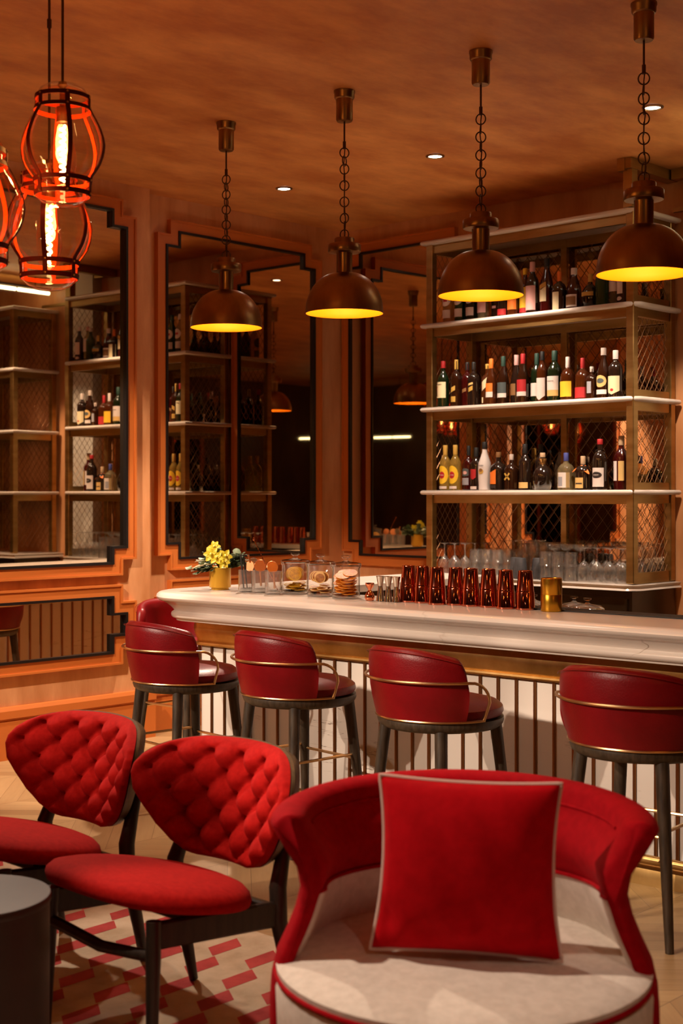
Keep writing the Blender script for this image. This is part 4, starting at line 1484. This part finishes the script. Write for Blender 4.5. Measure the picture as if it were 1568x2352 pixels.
def slice_mesh(key, rad, flesh, rind):
    if key in SLICES: return SLICES[key]
    m = MB()
    n = 30
    # flesh with segment grooves
    vv = [(0, 0, .0010)]
    for ring, q in ((1, .45), (2, .86)):
        for k in range(n):
            a = 2 * PI * k / n
            vv.append((rad * q * math.cos(a), rad * q * math.sin(a), .0010 - (.0006 if k % 3 == 0 else 0)))
    ff = [(0, 1 + k, 1 + (k + 1) % n) for k in range(n)] + [(1 + k, 1 + n + k, 1 + n + (k + 1) % n, 1 + (k + 1) % n) for k in range(n)]
    m.add(vv, ff, 0)
    m.add([(x, y, -z) for x, y, z in vv], [tuple(reversed(f)) for f in ff], 0)
    m.lathe([(rad * .85, -.0011), (rad, -.0013), (rad * 1.02, 0), (rad, .0013), (rad * .85, .0011)], n=n, mi=1)
    o = m.build(key, [flesh, rind], None, smooth=40)
    SLICES[key] = o
    return o
JP = [(-5.040, 4.930), (-4.830, 4.902), (-4.640, 4.886)]
JL = ['glass jar of dried lemon wheels, leftmost of the three jars', 'glass jar of thin dried lime rings, middle of the three jars', 'glass jar packed with dried orange slices, rightmost of the three jars']
for (x, y), l in zip(JP, JL):
    jar((x, y, ZB), l)
def fill(idx, name, label, group, rad, flesh, rind, stack_top, fan):
    """a leaning stack of slices, with a row of upright ones facing the room on top of it"""
    cx, cyy = JP[idx]
    rn = random.Random(11 + idx)
    base = [None]
    R_ = rad * 1.03
    lim = .0655 - R_
    def put(x, y, z, tl, turn):
        o = slice_mesh(name, rad, flesh, rind) if base[0] is None else base[0].copy()
        if base[0] is None: base[0] = o
        else: COL.objects.link(o)
        o.location = (cx + x, cyy + y, ZB + z)
        o.rotation_euler = (Matrix.Rotation(R(43.7) + turn, 3, 'Z') @ Matrix.Rotation(tl, 3, 'X')).to_euler()
        tag(o, label, 'dried fruit', group)
    tl = .16
    z = .0235 + R_ * math.sin(tl)
    i = 0
    while z < stack_top:
        a = i * 2.4 + rn.uniform(-.4, .4)
        q = lim * (.55 + .45 * rn.random())
        put(q * math.cos(a), q * math.sin(a), z + q * math.sin(a - R(43.7)) * math.tan(tl) , tl, 0)
        tl = .16 + .30 * min(1, i / 26)
        z += .0030 / math.cos(tl) + .0008
        i += 1
    if fan:
        zt = z + lim * math.tan(tl) + R_ * math.sin(tl) * .8
        t2 = 1.22
        n = 11
        for k in range(n):
            dep = (-1 + 2 * k / (n - 1)) * .040
            w_ = math.sqrt(max(0, .062 ** 2 - (abs(dep) + .012) ** 2)) - R_
            if w_ < -.012: continue
            sx = rn.choice((-1, 1)) * max(0, w_) * rn.random()
            d = camdir(sx, dep, 0)
            put(d.x, d.y, zt + R_ * math.sin(t2) + rn.uniform(-.004, .004), t2, 0)


fill(0, 'dried_lemon_wheel', 'dried lemon wheel inside the leftmost glass jar', 'dried lemon wheels in the jar', .034, M['lime_dry'], M['lime_rind'], .055, True)
fill(1, 'dried_lime_ring', 'thin dried lime ring inside the middle glass jar', 'dried lime rings in the jar', .027, M['ring_dry'], M['ring_rind'], .052, True)
fill(2, 'dried_orange_slice', 'dried orange slice inside the rightmost glass jar', 'dried orange slices in the jar', .036, M['orange_dry'], M['orange_rind'], .126, False)

# jiggers
def jigger(x, y, label, m, kind):
    r = thing('jigger', label, 'jigger', (x, y, ZB), 0, 'bar jiggers')
    if kind == 'tall':
        MB().lathe([(0, .002), (.0185, 0), (.0205, .001), (.019, .010), (.0115, .066), (.0105, .071)], n=28).build('lower_cup', m, r)
        MB().lathe([(.0105, .069), (.0118, .074), (.0185, .113), (.0205, .119), (.0195, .120), (.017, .112), (.010, .078), (0, .076)], n=28).build('upper_cup', m, r)
        MB().tube([(.0118 * math.cos(2 * PI * k / 20), .0118 * math.sin(2 * PI * k / 20), .071) for k in range(20)], .0014, 6, closed=True).build('waist_ring', m, r)
    else:
        MB().lathe([(0, .001), (.018, 0), (.023, .008), (.0245, .018), (.021, .032), (.012, .044), (.0075, .050)], n=28).build('lower_bowl', m, r)
        MB().lathe([(.0075, .049), (.0095, .056), (.018, .068), (.0215, .078), (.0215, .085), (.020, .085), (.017, .070), (0, .060)], n=28).build('upper_bowl', m, r)
    return r
jigger(-4.452, 4.855, 'small hourglass copper jigger beside the rightmost citrus jar', M['copper'], 'bulb')
jigger(-4.395, 4.868, 'slim steel jigger, leftmost of three next to the copper one', M['steel'], 'tall')
jigger(-4.347, 4.871, 'slim steel jigger, middle of the three steel ones', M['steel'], 'tall')
jigger(-4.300, 4.875, 'slim steel jigger touching the row of copper shakers', M['steel'], 'tall')

# copper shaker tins, upside down
def tin(x, y, label):
    r = thing('shaker_tin', label, 'shaker tin', (x, y, ZB), 0, 'copper shaker tins')
    MB().lathe([(.0400, .002), (.0425, .0), (.0435, .003), (.0425, .010), (.0405, .075), (.0390, .079)], n=40).build('lower_tin', M['rose_copper'], r)
    MB().lathe([(.0392, .078), (.0395, .082), (.0385, .085), (.0318, .160), (.0312, .165)], n=40).build('upper_tin', M['rose_copper'], r)
    MB().lathe([(.0312, .164), (.0318, .168), (.0305, .172), (.027, .1725), (.025, .169), (0, .168)], n=40).build('tin_foot', M['copper'], r)
    return r
TP = [(-4.270, 4.930), (-4.186, 4.934), (-4.079, 4.910), (-3.993, 4.942), (-3.904, 4.941), (-3.812, 4.954), (-3.705, 4.939), (-3.612, 4.958)]
TLB = ['first copper shaker tin from the left, beside the steel jiggers', 'second copper shaker tin from the left', 'third copper shaker tin from the left', 'fourth copper shaker tin from the left', 'fifth copper shaker tin from the left', 'sixth copper shaker tin from the left', 'seventh copper shaker tin from the left, next to last', 'last copper shaker tin, at the right end of the row']
for (x, y), l in zip(TP, TLB):
    tin(x, y, l)

can = thing('gold_canister', 'satin gold two-part canister to the right of the copper shaker tins', 'canister', (-3.477, 4.965, ZB))
MB().lathe([(0, 0), (.045, 0), (.0465, .002), (.0465, .0715), (.0455, .073), (0, .073)], n=48).build('canister_body', M['gold'], can)
MB().lathe([(0, .073), (.0455, .073), (.0465, .0745), (.0465, .1435), (.045, .145), (.042, .145), (.041, .142), (0, .142)], n=48).build('canister_lid', M['gold'], can)

# lidded jars on the work bench
def bench_jar(x, y, label, h=.10, rad=.062, fill_=None):
    r = thing('bench_jar', label, 'jar', (x, y, .9155), 0, 'lidded jars on the work bench')
    MB().lathe([(0, .002), (rad - .006, 0), (rad, .006), (rad, h)], n=32).build('jar_body', M['jar_glass'], r)
    MB().lathe([(0, h + .012), (rad - .02, h + .010), (rad + .004, h + .001), (rad + .006, h + .008), (rad - .01, h + .020), (.016, h + .028), (.009, h + .034), (.009, h + .043), (.018, h + .047), (.019, h + .055), (0, h + .057)], n=32).build('jar_lid', M['jar_glass'], r)
    if fill_:
        MB().lathe([(0, .006), (rad - .004, .006), (rad - .004, h * .93), (rad * .5, h * 1.0), (0, h * 1.02)], n=24).build('candied_peel', fill_, r)
    return r
bench_jar(-3.58, 5.40, 'squat lidded glass jar of orange peel behind the bar, right of the gold canister', .118, .074, M['orange_dry'])
bench_jar(-3.735, 5.52, 'squat lidded glass jar just right of the gold canister, mostly behind it', .112)
bench_jar(-3.90, 5.42, 'squat lidded glass jar between the last shaker tin and the gold canister', .118, .055)

# ------------------------------------------------------------------ bottles
def ring_label(r0, z0, z1, m, half=62, name='label', parent=None, off=.0009, shape=None, az=-90.0):
    """curved label facing the room"""
    n = 14
    vv, ff = [], []
    for j in range(9):
        t = j / 8
        z = z0 + (z1 - z0) * t
        hh = half
        for k in range(n + 1):
            s_ = -1 + 2 * k / n
            zz = z
            if shape == 'oval':
                e = math.sqrt(max(0.0, 1 - s_ * s_ * .98))
                zz = (z0 + z1) / 2 + (z1 - z0) / 2 * (2 * t - 1) * e
            elif shape == 'slant':
                zz = z + (z1 - z0) * .55 * s_
            elif shape == 'point' and t < .5:
                zz = z - (1 - abs(s_)) * (z1 - z0) * .25 * (1 - 2 * t)
            elif shape == 'vtop' and t > .5:
                zz = z - (1 - abs(s_)) * (z1 - z0) * .22 * (2 * t - 1)
            a = R(az + hh * s_)
            vv.append(((r0 + off) * math.cos(a), (r0 + off) * math.sin(a), zz))
    for j in range(8):
        for k in range(n):
            ff.append((j * (n + 1) + k, j * (n + 1) + k + 1, (j + 1) * (n + 1) + k + 1, (j + 1) * (n + 1) + k))
    return MB().add(vv, ff).build(name, m, parent)


def lettering(txt, r0, z, size, m, parent, az=-90.0):
    cu = bpy.data.curves.new('lettering', 'FONT')
    cu.body = txt
    cu.size = size
    cu.align_x = 'CENTER'
    cu.align_y = 'CENTER'
    cu.extrude = .0002
    o = bpy.data.objects.new('lettering', cu)
    COL.objects.link(o)
    cu.materials.append(m)
    dg = bpy.context.evaluated_depsgraph_get()
    me = bpy.data.meshes.new_from_object(o.evaluated_get(dg))
    bpy.data.objects.remove(o)
    o = bpy.data.objects.new('lettering', me)
    COL.objects.link(o)
    a = R(az)
    o.parent = parent
    o.location = ((r0 + .0016) * math.cos(a), (r0 + .0016) * math.sin(a), z)
    o.rotation_euler = (R(90), 0, a + R(90))
    return o


SHAPES = {
    'std':   [(.80, 0), (1, .012), (1, .60), (.93, .655), (.62, .73), (.40, .785), (.36, .83), (.36, .985), (.30, 1.0)],
    'slope': [(.85, 0), (1, .012), (1, .44), (.92, .54), (.66, .68), (.42, .79), (.36, .84), (.36, .985), (.30, 1.0)],
    'broad': [(.88, 0), (1, .015), (1, .58), (.96, .66), (.70, .735), (.40, .77), (.34, .80), (.34, .985), (.28, 1.0)],
    'squat': [(.88, 0), (1, .02), (1, .52), (.95, .60), (.70, .69), (.36, .74), (.28, .78), (.28, .985), (.24, 1.0)],
    'round': [(.60, 0), (.72, .02), (.92, .16), (1, .32), (.95, .46), (.76, .58), (.45, .66), (.26, .71), (.24, .985), (.2, 1.0)],
    'waist': [(.84, 0), (.92, .015), (.90, .10), (.97, .25), (1, .48), (.93, .58), (.62, .70), (.40, .80), (.36, .86), (.36, .985), (.30, 1.0)],
}


def bottle(x, y, z, shape, h, rad, glass, cap, cap_len, labels, label, group, ex=2.0, cap_r=1.12, text=None, extra=None):
    """labels: (z0, z1 as fractions, paint, shape, half angle, azimuth)"""
    r = thing('bottle', label, 'bottle', (x, y, z + .0017), 0, group)
    pr = SHAPES[shape]
    rad *= 1.05
    MB().lathe([(0, .003)] + [(a * rad, b * h) for a, b in pr] + [(0, h)], n=26 if ex == 2 else 32, ex=ex, rot=0 if ex == 2 else 0).build('bottle_glass', G[glass], r)
    if cap:
        nk = pr[-2][0] * rad * cap_r
        z0 = h * (1 - cap_len)
        MB().lathe([(nk * .98, z0), (nk, z0 + .001), (nk, h + .003), (nk * .9, h + .006), (0, h + .006)], n=18).build('cap', LB[cap], r)
    for i, L_ in enumerate(labels):
        z0, z1, pnt = L_[:3]
        shp = L_[3] if len(L_) > 3 else None
        half = L_[4] if len(L_) > 4 else 62
        az = L_[5] if len(L_) > 5 else -90
        rl = max(ease([(b * h, a * rad) for a, b in pr], z0 * h), ease([(b * h, a * rad) for a, b in pr], z1 * h), ease([(b * h, a * rad) for a, b in pr], (z0 + z1) / 2 * h))
        if ex > 2: rl *= 1.05
        ring_label(rl, z0 * h, z1 * h, LB[pnt], half, 'label' if i == 0 else 'label_band', r, .0009 + .0004 * i, shp, az)
    if text:
        t_, zf, size, pnt = text[:4]
        lettering(t_, rad * (1.0 if ex == 2 else 1.05), zf * h, size, LB[pnt], r)
    return r


SH_ = [None, BOARD_Z[0] + .0145, BOARD_Z[1] + .0145, BOARD_Z[2] + .0145]
GT, GM, GL_ = 'bottles on the third board', 'bottles on the second board', 'bottles on the lowest board'
# lowest board (rums), left to right
B3 = [
 (-5.785, 7.05, 'std', .292, .037, 'straw', 'gold', .20, [(.14, .55, 'yellow', 'oval', 66), (.26, .42, 'red', 'oval', 30), (.03, .09, 'white', None, 50)], 'pale rum bottle with a yellow oval label, first from the left on the lowest board', ('HAVANA', .34, .0085, 'white')),
 (-5.700, 7.05, 'std', .292, .037, 'straw', 'gold', .20, [(.14, .55, 'yellow', 'oval', 66), (.26, .42, 'red', 'oval', 30), (.03, .09, 'white', None, 50)], 'pale rum bottle with a yellow oval label, second from the left on the lowest board', ('HAVANA', .34, .0085, 'white')),
 (-5.628, 7.10, 'squat', .285, .038, 'red', 'black', .20, [(.32, .50, 'slate', 'oval', 60), (.36, .44, 'pink', 'oval', 22), (.12, .28, 'grey', None, 36)], 'dark red rum bottle with small grey labels beside the yellow labelled pair', None),
 (-5.550, 7.08, 'std', .272, .036, 'dark', 'black', .20, [(.30, .50, 'red', 'point', 34), (.02, .09, 'white', None, 40)], 'black rum bottle with a small red emblem, left of the white bottle', None),
 (-5.465, 7.06, 'waist', .305, .041, 'white', 'black', .13, [(.34, .45, 'gold', 'oval', 26), (.385, .46, 'brown', 'oval', 18)], 'white coated coconut rum bottle with a black cap', ('MALIBU', .52, .014, 'ink')),
 (-5.360, 7.07, 'squat', .238, .052, 'dark', 'brown', .12, [(.16, .56, 'orange', 'vtop', 40, -112), (.05, .14, 'ink', None, 40, -112)], 'broad black rum bottle with an orange label', None),
 (-5.250, 7.06, 'squat', .222, .043, 'brown', 'clear', .14, [], 'round shouldered brown rum bottle with a gold cross emblem', None),
 (-5.160, 7.08, 'std', .285, .037, 'dark', 'black', .19, [(.04, .17, 'tan', None, 62)], 'slim dark rum bottle with a low cream label, left of its twin', None),
 (-5.095, 7.16, 'std', .285, .036, 'dark', 'black', .19, [(.04, .17, 'tan', None, 62)], 'slim dark rum bottle with a low cream label, half behind the round decanter', None),
 (-5.010, 7.06, 'round', .226, .060, 'dark', 'cork', .10, [], 'round dark decanter bottle with a flared gold collar', None),
 (-4.835, 7.06, 'squat', .222, .047, 'clear', 'blue', .20, [(.06, .48, 'white', None, 58), (.10, .36, 'grey', None, 22, -104)], 'clear squat bottle with a blue cap and white portrait label', None),
 (-4.718, 7.07, 'squat', .200, .046, 'dark', 'cork', .22, [(.05, .37, 'tan', None, 58), (.17, .21, 'ink', None, 26)], 'squat dark bottle with a tan label and orange cloth tied round its neck', None),
 (-4.590, 7.06, 'broad', .300, .042, 'dark', 'red', .09, [(.06, .44, 'white', None, 62), (.23, .36, 'ink', 'oval', 46)], 'black rum bottle with a white label and red cap near the right post', ('KRAKEN', .295, .0095, 'white')),
 (-4.478, 7.12, 'std', .318, .044, 'red', 'cork', .16, [(.17, .54, 'white', None, 30, -125), (.17, .54, 'tan', None, 22, -60)], 'tall dark red bottle with a pale cap, last on the lowest board', None),
]
for (x, y, shp, h, rad, gl, cap, cl, lbs, lb, tx) in B3:
    o = bottle(x, y, SH_[1], shp, h, rad, gl, cap, cl, lbs, lb, GL_, 2.0 if shp != 'squat' else 2.6, text=tx)
    if 'gold cross' in lb:
        m = MB()
        for s_ in (-1, 1):
            m.box((0, -.0488, .085), (.056, .0012, .011), rot=Matrix.Rotation(s_ * R(48), 3, 'Y'))
        m.build('cross_emblem', LB['gold'], o, smooth=0)
    if 'decanter' in lb:
        MB().lathe([(.030, .118), (.021, .135), (.0165, .165), (.017, .180), (.024, .190), (.025, .196), (.016, .198)], n=28).build('gold_collar', M['brass'], o)
        MB().lathe([(.036, .0), (.050, .004), (.056, .028), (.050, .030)], n=28).build('clear_foot', M['glass'], o)
    if 'orange cloth' in lb:
        m = MB()
        blade(m, (-.004, -.02, .135), (-.8, -.5, -.15), .055, .015, .4, Vector((0, -.4, 1)))
        blade(m, (.004, -.02, .135), (1, -.3, -.35), .070, .013, .3, Vector((0, -.4, 1)))
        m.lathe([(.017, .125), (.023, .132), (.024, .142), (.017, .150)], n=18)
        m.build('cloth_tie', LB['orange'], o, smooth=70)
    if 'white label and red' in lb:
        for s_ in (-1, 1):
            MB().tube([(s_ * .016, 0, .243), (s_ * .031, 0, .240), (s_ * .034, 0, .225), (s_ * .026, 0, .214)], .0032, 8).build('glass_loop', G['dark'], o)

# second board (whiskies)
B2 = [
 (-5.795, 7.04, 'std', .300, .037, 'green', 'red', .14, [(.20, .55, 'cream', None, 64)], 'green whiskey bottle with a cream label and red cap, first on the second board', ('JAMESON', .495, .0098, 'ink'), 2),
 (-5.708, 7.07, 'broad', .305, .034, 'brown', 'gold', .19, [(.33, .43, 'gold', 'slant', 58), (.10, .22, 'gold', None, 50)], 'square dark whisky bottle with slanted gold labels and a gold cap', None, 3.2),
 (-5.640, 7.10, 'broad', .285, .033, 'red', 'black', .16, [(.33, .41, 'brown', 'slant', 58)], 'square dark red whisky bottle with a slanted brown label', None, 3.2),
 (-5.562, 7.07, 'broad', .280, .034, 'dark', 'black', .16, [(.34, .44, 'gold', 'slant', 58), (.48, .53, 'tan', 'slant', 58)], 'square black whisky bottle with slanted gold stripes', None, 3.2),
 (-5.484, 7.115, 'broad', .265, .036, 'amber', 'gold', .10, [(.40, .62, 'cream', 'slant', 58), (.06, .20, 'cream', None, 22, -120)], 'square amber whisky bottle with a slanted cream label', None, 3.2),
 (-5.407, 7.055, 'slope', .290, .034, 'amber', 'orange', .20, [(.18, .47, 'orange', None, 48), (.16, .28, 'white', None, 49)], 'amber whisky bottle with an orange and white label', None, 2),
 (-5.330, 7.08, 'slope', .302, .036, 'brown', 'green', .22, [(.18, .46, 'slate', None, 62), (.14, .23, 'white', None, 63)], 'brown whisky bottle with a green cap and slate grey label', None, 2),
 (-5.255, 7.12, 'slope', .308, .036, 'dark', 'pink', .20, [(.18, .42, 'brown', None, 40, -105)], 'dark whisky bottle with a brown label and pale pink cap', None, 2),
 (-5.160, 7.06, 'slope', .305, .037, 'brown', 'red', .19, [(.18, .48, 'red', None, 62), (.14, .23, 'white', None, 63)], 'brown whisky bottle with a bright red label and red cap', None, 2),
 (-5.082, 7.10, 'std', .305, .036, 'green', 'green', .24, [(.13, .40, 'white', None, 62)], 'green whisky bottle with a plain white label and dark cap', None, 2),
 (-5.012, 7.06, 'std', .308, .034, 'amber', 'black', .16, [(.12, .48, 'white', 'point', 60)], 'amber whisky bottle with a tall pointed white label', None, 2),
 (-4.926, 7.07, 'std', .308, .044, 'green', 'green', .18, [(.10, .28, 'tan', None, 62), (.22, .50, 'white', None, 62)], 'wide green whisky bottle with a white and tan label', ('SINGLETON', .40, .0085, 'ink'), 2),
 (-4.822, 7.06, 'squat', .262, .042, 'amber', 'white', .32, [(.08, .44, 'yellow', None, 60)], 'squat amber whisky bottle with a yellow label and tall white cap', None, 2.4),
 (-4.727, 7.08, 'squat', .250, .043, 'amber', 'red', .24, [(.04, .30, 'red', None, 60)], 'amber bourbon bottle with a red dipped cap and low red label', None, 2.4),
 (-4.646, 7.055, 'broad', .190, .030, 'brown', 'clear', .14, [(.18, .55, 'grey', None, 44)], 'small square whisky bottle with a blue grey label', None, 3.4),
 (-4.565, 7.06, 'slope', .298, .039, 'brown', 'clear', .13, [(.22, .46, 'tan', 'oval', 56), (.08, .17, 'white', None, 56), (.30, .40, 'slate', 'oval', 34)], 'rounded brown whisky bottle with an ornate oval label', None, 2),
 (-4.475, 7.05, 'broad', .276, .041, 'dark', 'white', .17, [(.14, .46, 'cream', 'point', 64), (.13, .19, 'red', 'oval', 14)], 'black whisky bottle with a shield shaped cream label and white cap', None, 2),
 (-4.418, 7.15, 'std', .255, .036, 'amber', 'clear', .10, [(.06, .17, 'white', None, 60)], 'amber whisky bottle behind the right front post on the second board', None, 2),
]
for (x, y, shp, h, rad, gl, cap, cl, lbs, lb, tx, ex) in B2:
    bottle(x, y, SH_[2], shp, h, rad, gl, cap, cl, lbs, lb, GM, ex, text=tx)

# third board
B1 = [
 (-5.765, 7.06, 'std', .300, .037, 'clear', 'white', .12, [(.36, .62, 'white', 'oval', 56), (.10, .28, 'white', None, 52), (.46, .52, 'red', None, 24)], 'clear vermouth bottle with a round white label, first on the third board', None),
 (-5.665, 7.06, 'std', .300, .037, 'vivid', 'green', .12, [(.36, .62, 'white', 'oval', 56), (.10, .28, 'white', None, 52), (.46, .52, 'red', None, 24)], 'green vermouth bottle with a round white label, second on the third board', None),
 (-5.570, 7.06, 'std', .300, .037, 'green', 'black', .12, [(.36, .62, 'white', 'oval', 56), (.10, .28, 'white', None, 52), (.46, .52, 'red', None, 24)], 'dark green vermouth bottle with a round white label, third on the third board', None),
 (-5.475, 7.06, 'std', .290, .037, 'clear', 'pink', .12, [(.14, .62, 'pink', None, 58)], 'clear bottle with a tall pink white label under the third dome lamp', None),
 (-5.395, 7.10, 'std', .270, .036, 'dark', 'black', .12, [(.24, .30, 'pink', None, 24)], 'black bottle with almost no label under the third dome lamp', None),
 (-5.315, 7.06, 'std', .275, .036, 'dark', 'black', .12, [(.04, .18, 'red', None, 62), (.44, .54, 'pink', None, 56)], 'dark bottle with a red band round its foot', None),
 (-5.235, 7.06, 'std', .275, .037, 'amber', 'orange', .12, [(.14, .60, 'orange', None, 62)], 'amber bottle with a wide orange label', None),
 (-5.158, 7.08, 'std', .290, .034, 'amber', 'yellow', .12, [(.14, .60, 'yellow', None, 62), (.05, .15, 'red', None, 52)], 'bottle with a yellow label above a red band, right of the orange one', None),
 (-5.080, 7.05, 'std', .318, .040, 'dark', 'pink', .18, [(.06, .54, 'pink', None, 60)], 'tall dark bottle with a large pink white label and pink cap', None),
 (-4.985, 7.07, 'slope', .332, .042, 'red', 'black', .14, [(.20, .48, 'cream', 'vtop', 50, -112), (.44, .52, 'gold', 'slant', 50, -112)], 'tall red aperitif bottle with a gold and cream label', None),
 (-4.884, 7.06, 'squat', .236, .042, 'dark', 'orange', .26, [(.02, .48, 'cream', None, 46, -108)], 'dark square bottle with a cream label and orange cap', None),
 (-4.790, 7.08, 'slope', .250, .046, 'red', 'white', .14, [(.06, .36, 'white', None, 52), (.10, .31, 'brown', None, 44)], 'sloping red brown liqueur bottle with a framed brown label', None),
 (-4.665, 7.07, 'round', .200, .050, 'dark', 'gold', .22, [(.34, .46, 'gold', None, 52)], 'small round dark liqueur bottle with a gold band', None),
 (-4.575, 7.06, 'std', .270, .038, 'vivid', 'clear', .10, [], 'faceted bright green bottle under the rightmost dome lamp', None),
 (-4.500, 7.09, 'std', .290, .036, 'clear', 'pink', .10, [(.28, .66, 'white', None, 60)], 'pale bottle with a white label right of the green one', None),
 (-4.425, 7.06, 'std', .290, .037, 'dark', 'white', .10, [(.20, .56, 'white', None, 36, -105), (.06, .14, 'white', 'oval', 30, -105)], 'dark bottle with a white label at the right end of the third board', None),
]
for (x, y, shp, h, rad, gl, cap, cl, lbs, lb, tx) in B1:
    bottle(x, y, SH_[3], shp, h, rad, gl, cap, cl, lbs, lb, GT, 2.0 if shp != 'squat' else 2.8, text=tx)

# ------------------------------------------------------------------ glassware on the back counter
ZC = 1.0412
def glass_wine_down():
    o = MB().lathe([(.033, .0), (.034, .004), (.0415, .04), (.043, .065), (.036, .095), (.016, .118), (.005, .128), (.0042, .150), (.0045, .196), (.010, .202), (.033, .207), (.034, .209), (0, .210)], n=22)
    return o
def glass_tumbler():
    return MB().lathe([(.042, 0), (.0415, .004), (.038, .080), (.036, .086), (0, .087), (0, .076), (.034, .074), (.039, .002), (.042, 0)], n=24)
def glass_high():
    return MB().lathe([(.036, 0), (.0355, .004), (.033, .130), (.031, .137), (0, .138), (0, .124), (.030, .122), (.034, .002), (.036, 0)], n=22)
def glass_coupe():
    return MB().lathe([(0, 0), (.034, .001), (.035, .003), (.008, .008), (.004, .016), (.004, .082), (.010, .088), (.030, .094), (.044, .108), (.048, .130), (.047, .130), (.043, .110), (.028, .097), (0, .092)], n=24)
PRO = {}
def place(kind, x, y, z, label, group):
    if kind not in PRO:
        nm, mb, cat = {'wine': ('wine_glass', glass_wine_down(), 'wine glass'), 'tumbler': ('tumbler_glass', glass_tumbler(), 'tumbler'),
                       'high': ('highball_glass', glass_high(), 'highball glass'), 'coupe': ('coupe_glass', glass_coupe(), 'coupe glass')}[kind]
        o = mb.build(nm, M['glass'], None, smooth=60)
        o['cat0'] = cat
        PRO[kind] = o
    else:
        o = PRO[kind].copy()
        COL.objects.link(o)
    o.location = (x, y, z)
    tag(o, label, PRO[kind]['cat0'], group)
    return o
rn = random.Random(5)
# left: three deep rows of upturned stemless and wine glasses
for i in range(6):
    for j in range(3):
        x = -5.80 + i * .087
        if i < 3:
            place('wine', x, 7.06 + j * .105, ZC, 'upturned wine glass at the left end of the back counter', 'wine glasses at the left of the back counter')
        else:
            place('tumbler', x, 7.06 + j * .105, ZC, 'upturned tumbler left of the slate cups, bottom layer', 'tumblers left of the slate cups')
            place('tumbler', x, 7.06 + j * .105, ZC + .0885, 'upturned tumbler left of the slate cups, stacked on top', 'tumblers stacked left of the slate cups')
# behind the slate cups: highballs on two levels
for i in range(4):
    for j in range(2):
        x = -5.285 + i * .080
        place('high', x, 7.24 + j * .09, ZC, 'upturned highball glass behind the slate cups', 'highballs behind the slate cups')
        place('tumbler', x, 7.24 + j * .09, ZC + .139, 'upturned tumbler stacked high behind the slate cups', 'tumblers stacked behind the slate cups')
CUP = None
for i, (x, y, l) in enumerate(((-5.225, 7.075, 'slate grey upturned cup on the back counter, left of three'), (-5.150, 7.02, 'slate grey upturned cup on the back counter, front one of three'), (-5.065, 7.09, 'slate grey upturned cup on the back counter, right of three'))):
    if CUP is None:
        CUP = MB().lathe([(.044, 0), (.0445, .004), (.042, .05), (.034, .125), (.031, .130), (0, .131), (0, .126), (.030, .122), (.040, .003), (.044, 0)], n=30).build('slate_cup', M['slate'], None)
        o = CUP
    else:
        o = CUP.copy(); COL.objects.link(o)
    o.location = (x, y, ZC)
    tag(o, l, 'cup', 'slate cups on the back counter')
# right of the cups: tumblers with coupes above, then tall wine glasses
for i in range(3):
    x = -4.965 + i * .093
    for j in range(3):
        place('tumbler', x, 7.03 + j * .1, ZC, 'upturned tumbler right of the slate cups, carrying another glass', 'tumblers right of the slate cups')
        if j == 0:
            place('tumbler', x, 7.03, ZC + .0885, 'upturned tumbler right of the slate cups, upper layer', 'upper tumblers right of the slate cups')
        else:
            place('coupe', x, 7.03 + j * .1, ZC + .0885, 'coupe glass standing on a tumbler right of the slate cups', 'coupes on the tumblers')
for i in range(4):
    x = -4.685 + i * .090
    for j in range(4):
        place('wine', x, 7.035 + j * .105, ZC, 'upturned stemmed wine glass at the right end of the back counter', 'wine glasses at the right of the back counter')
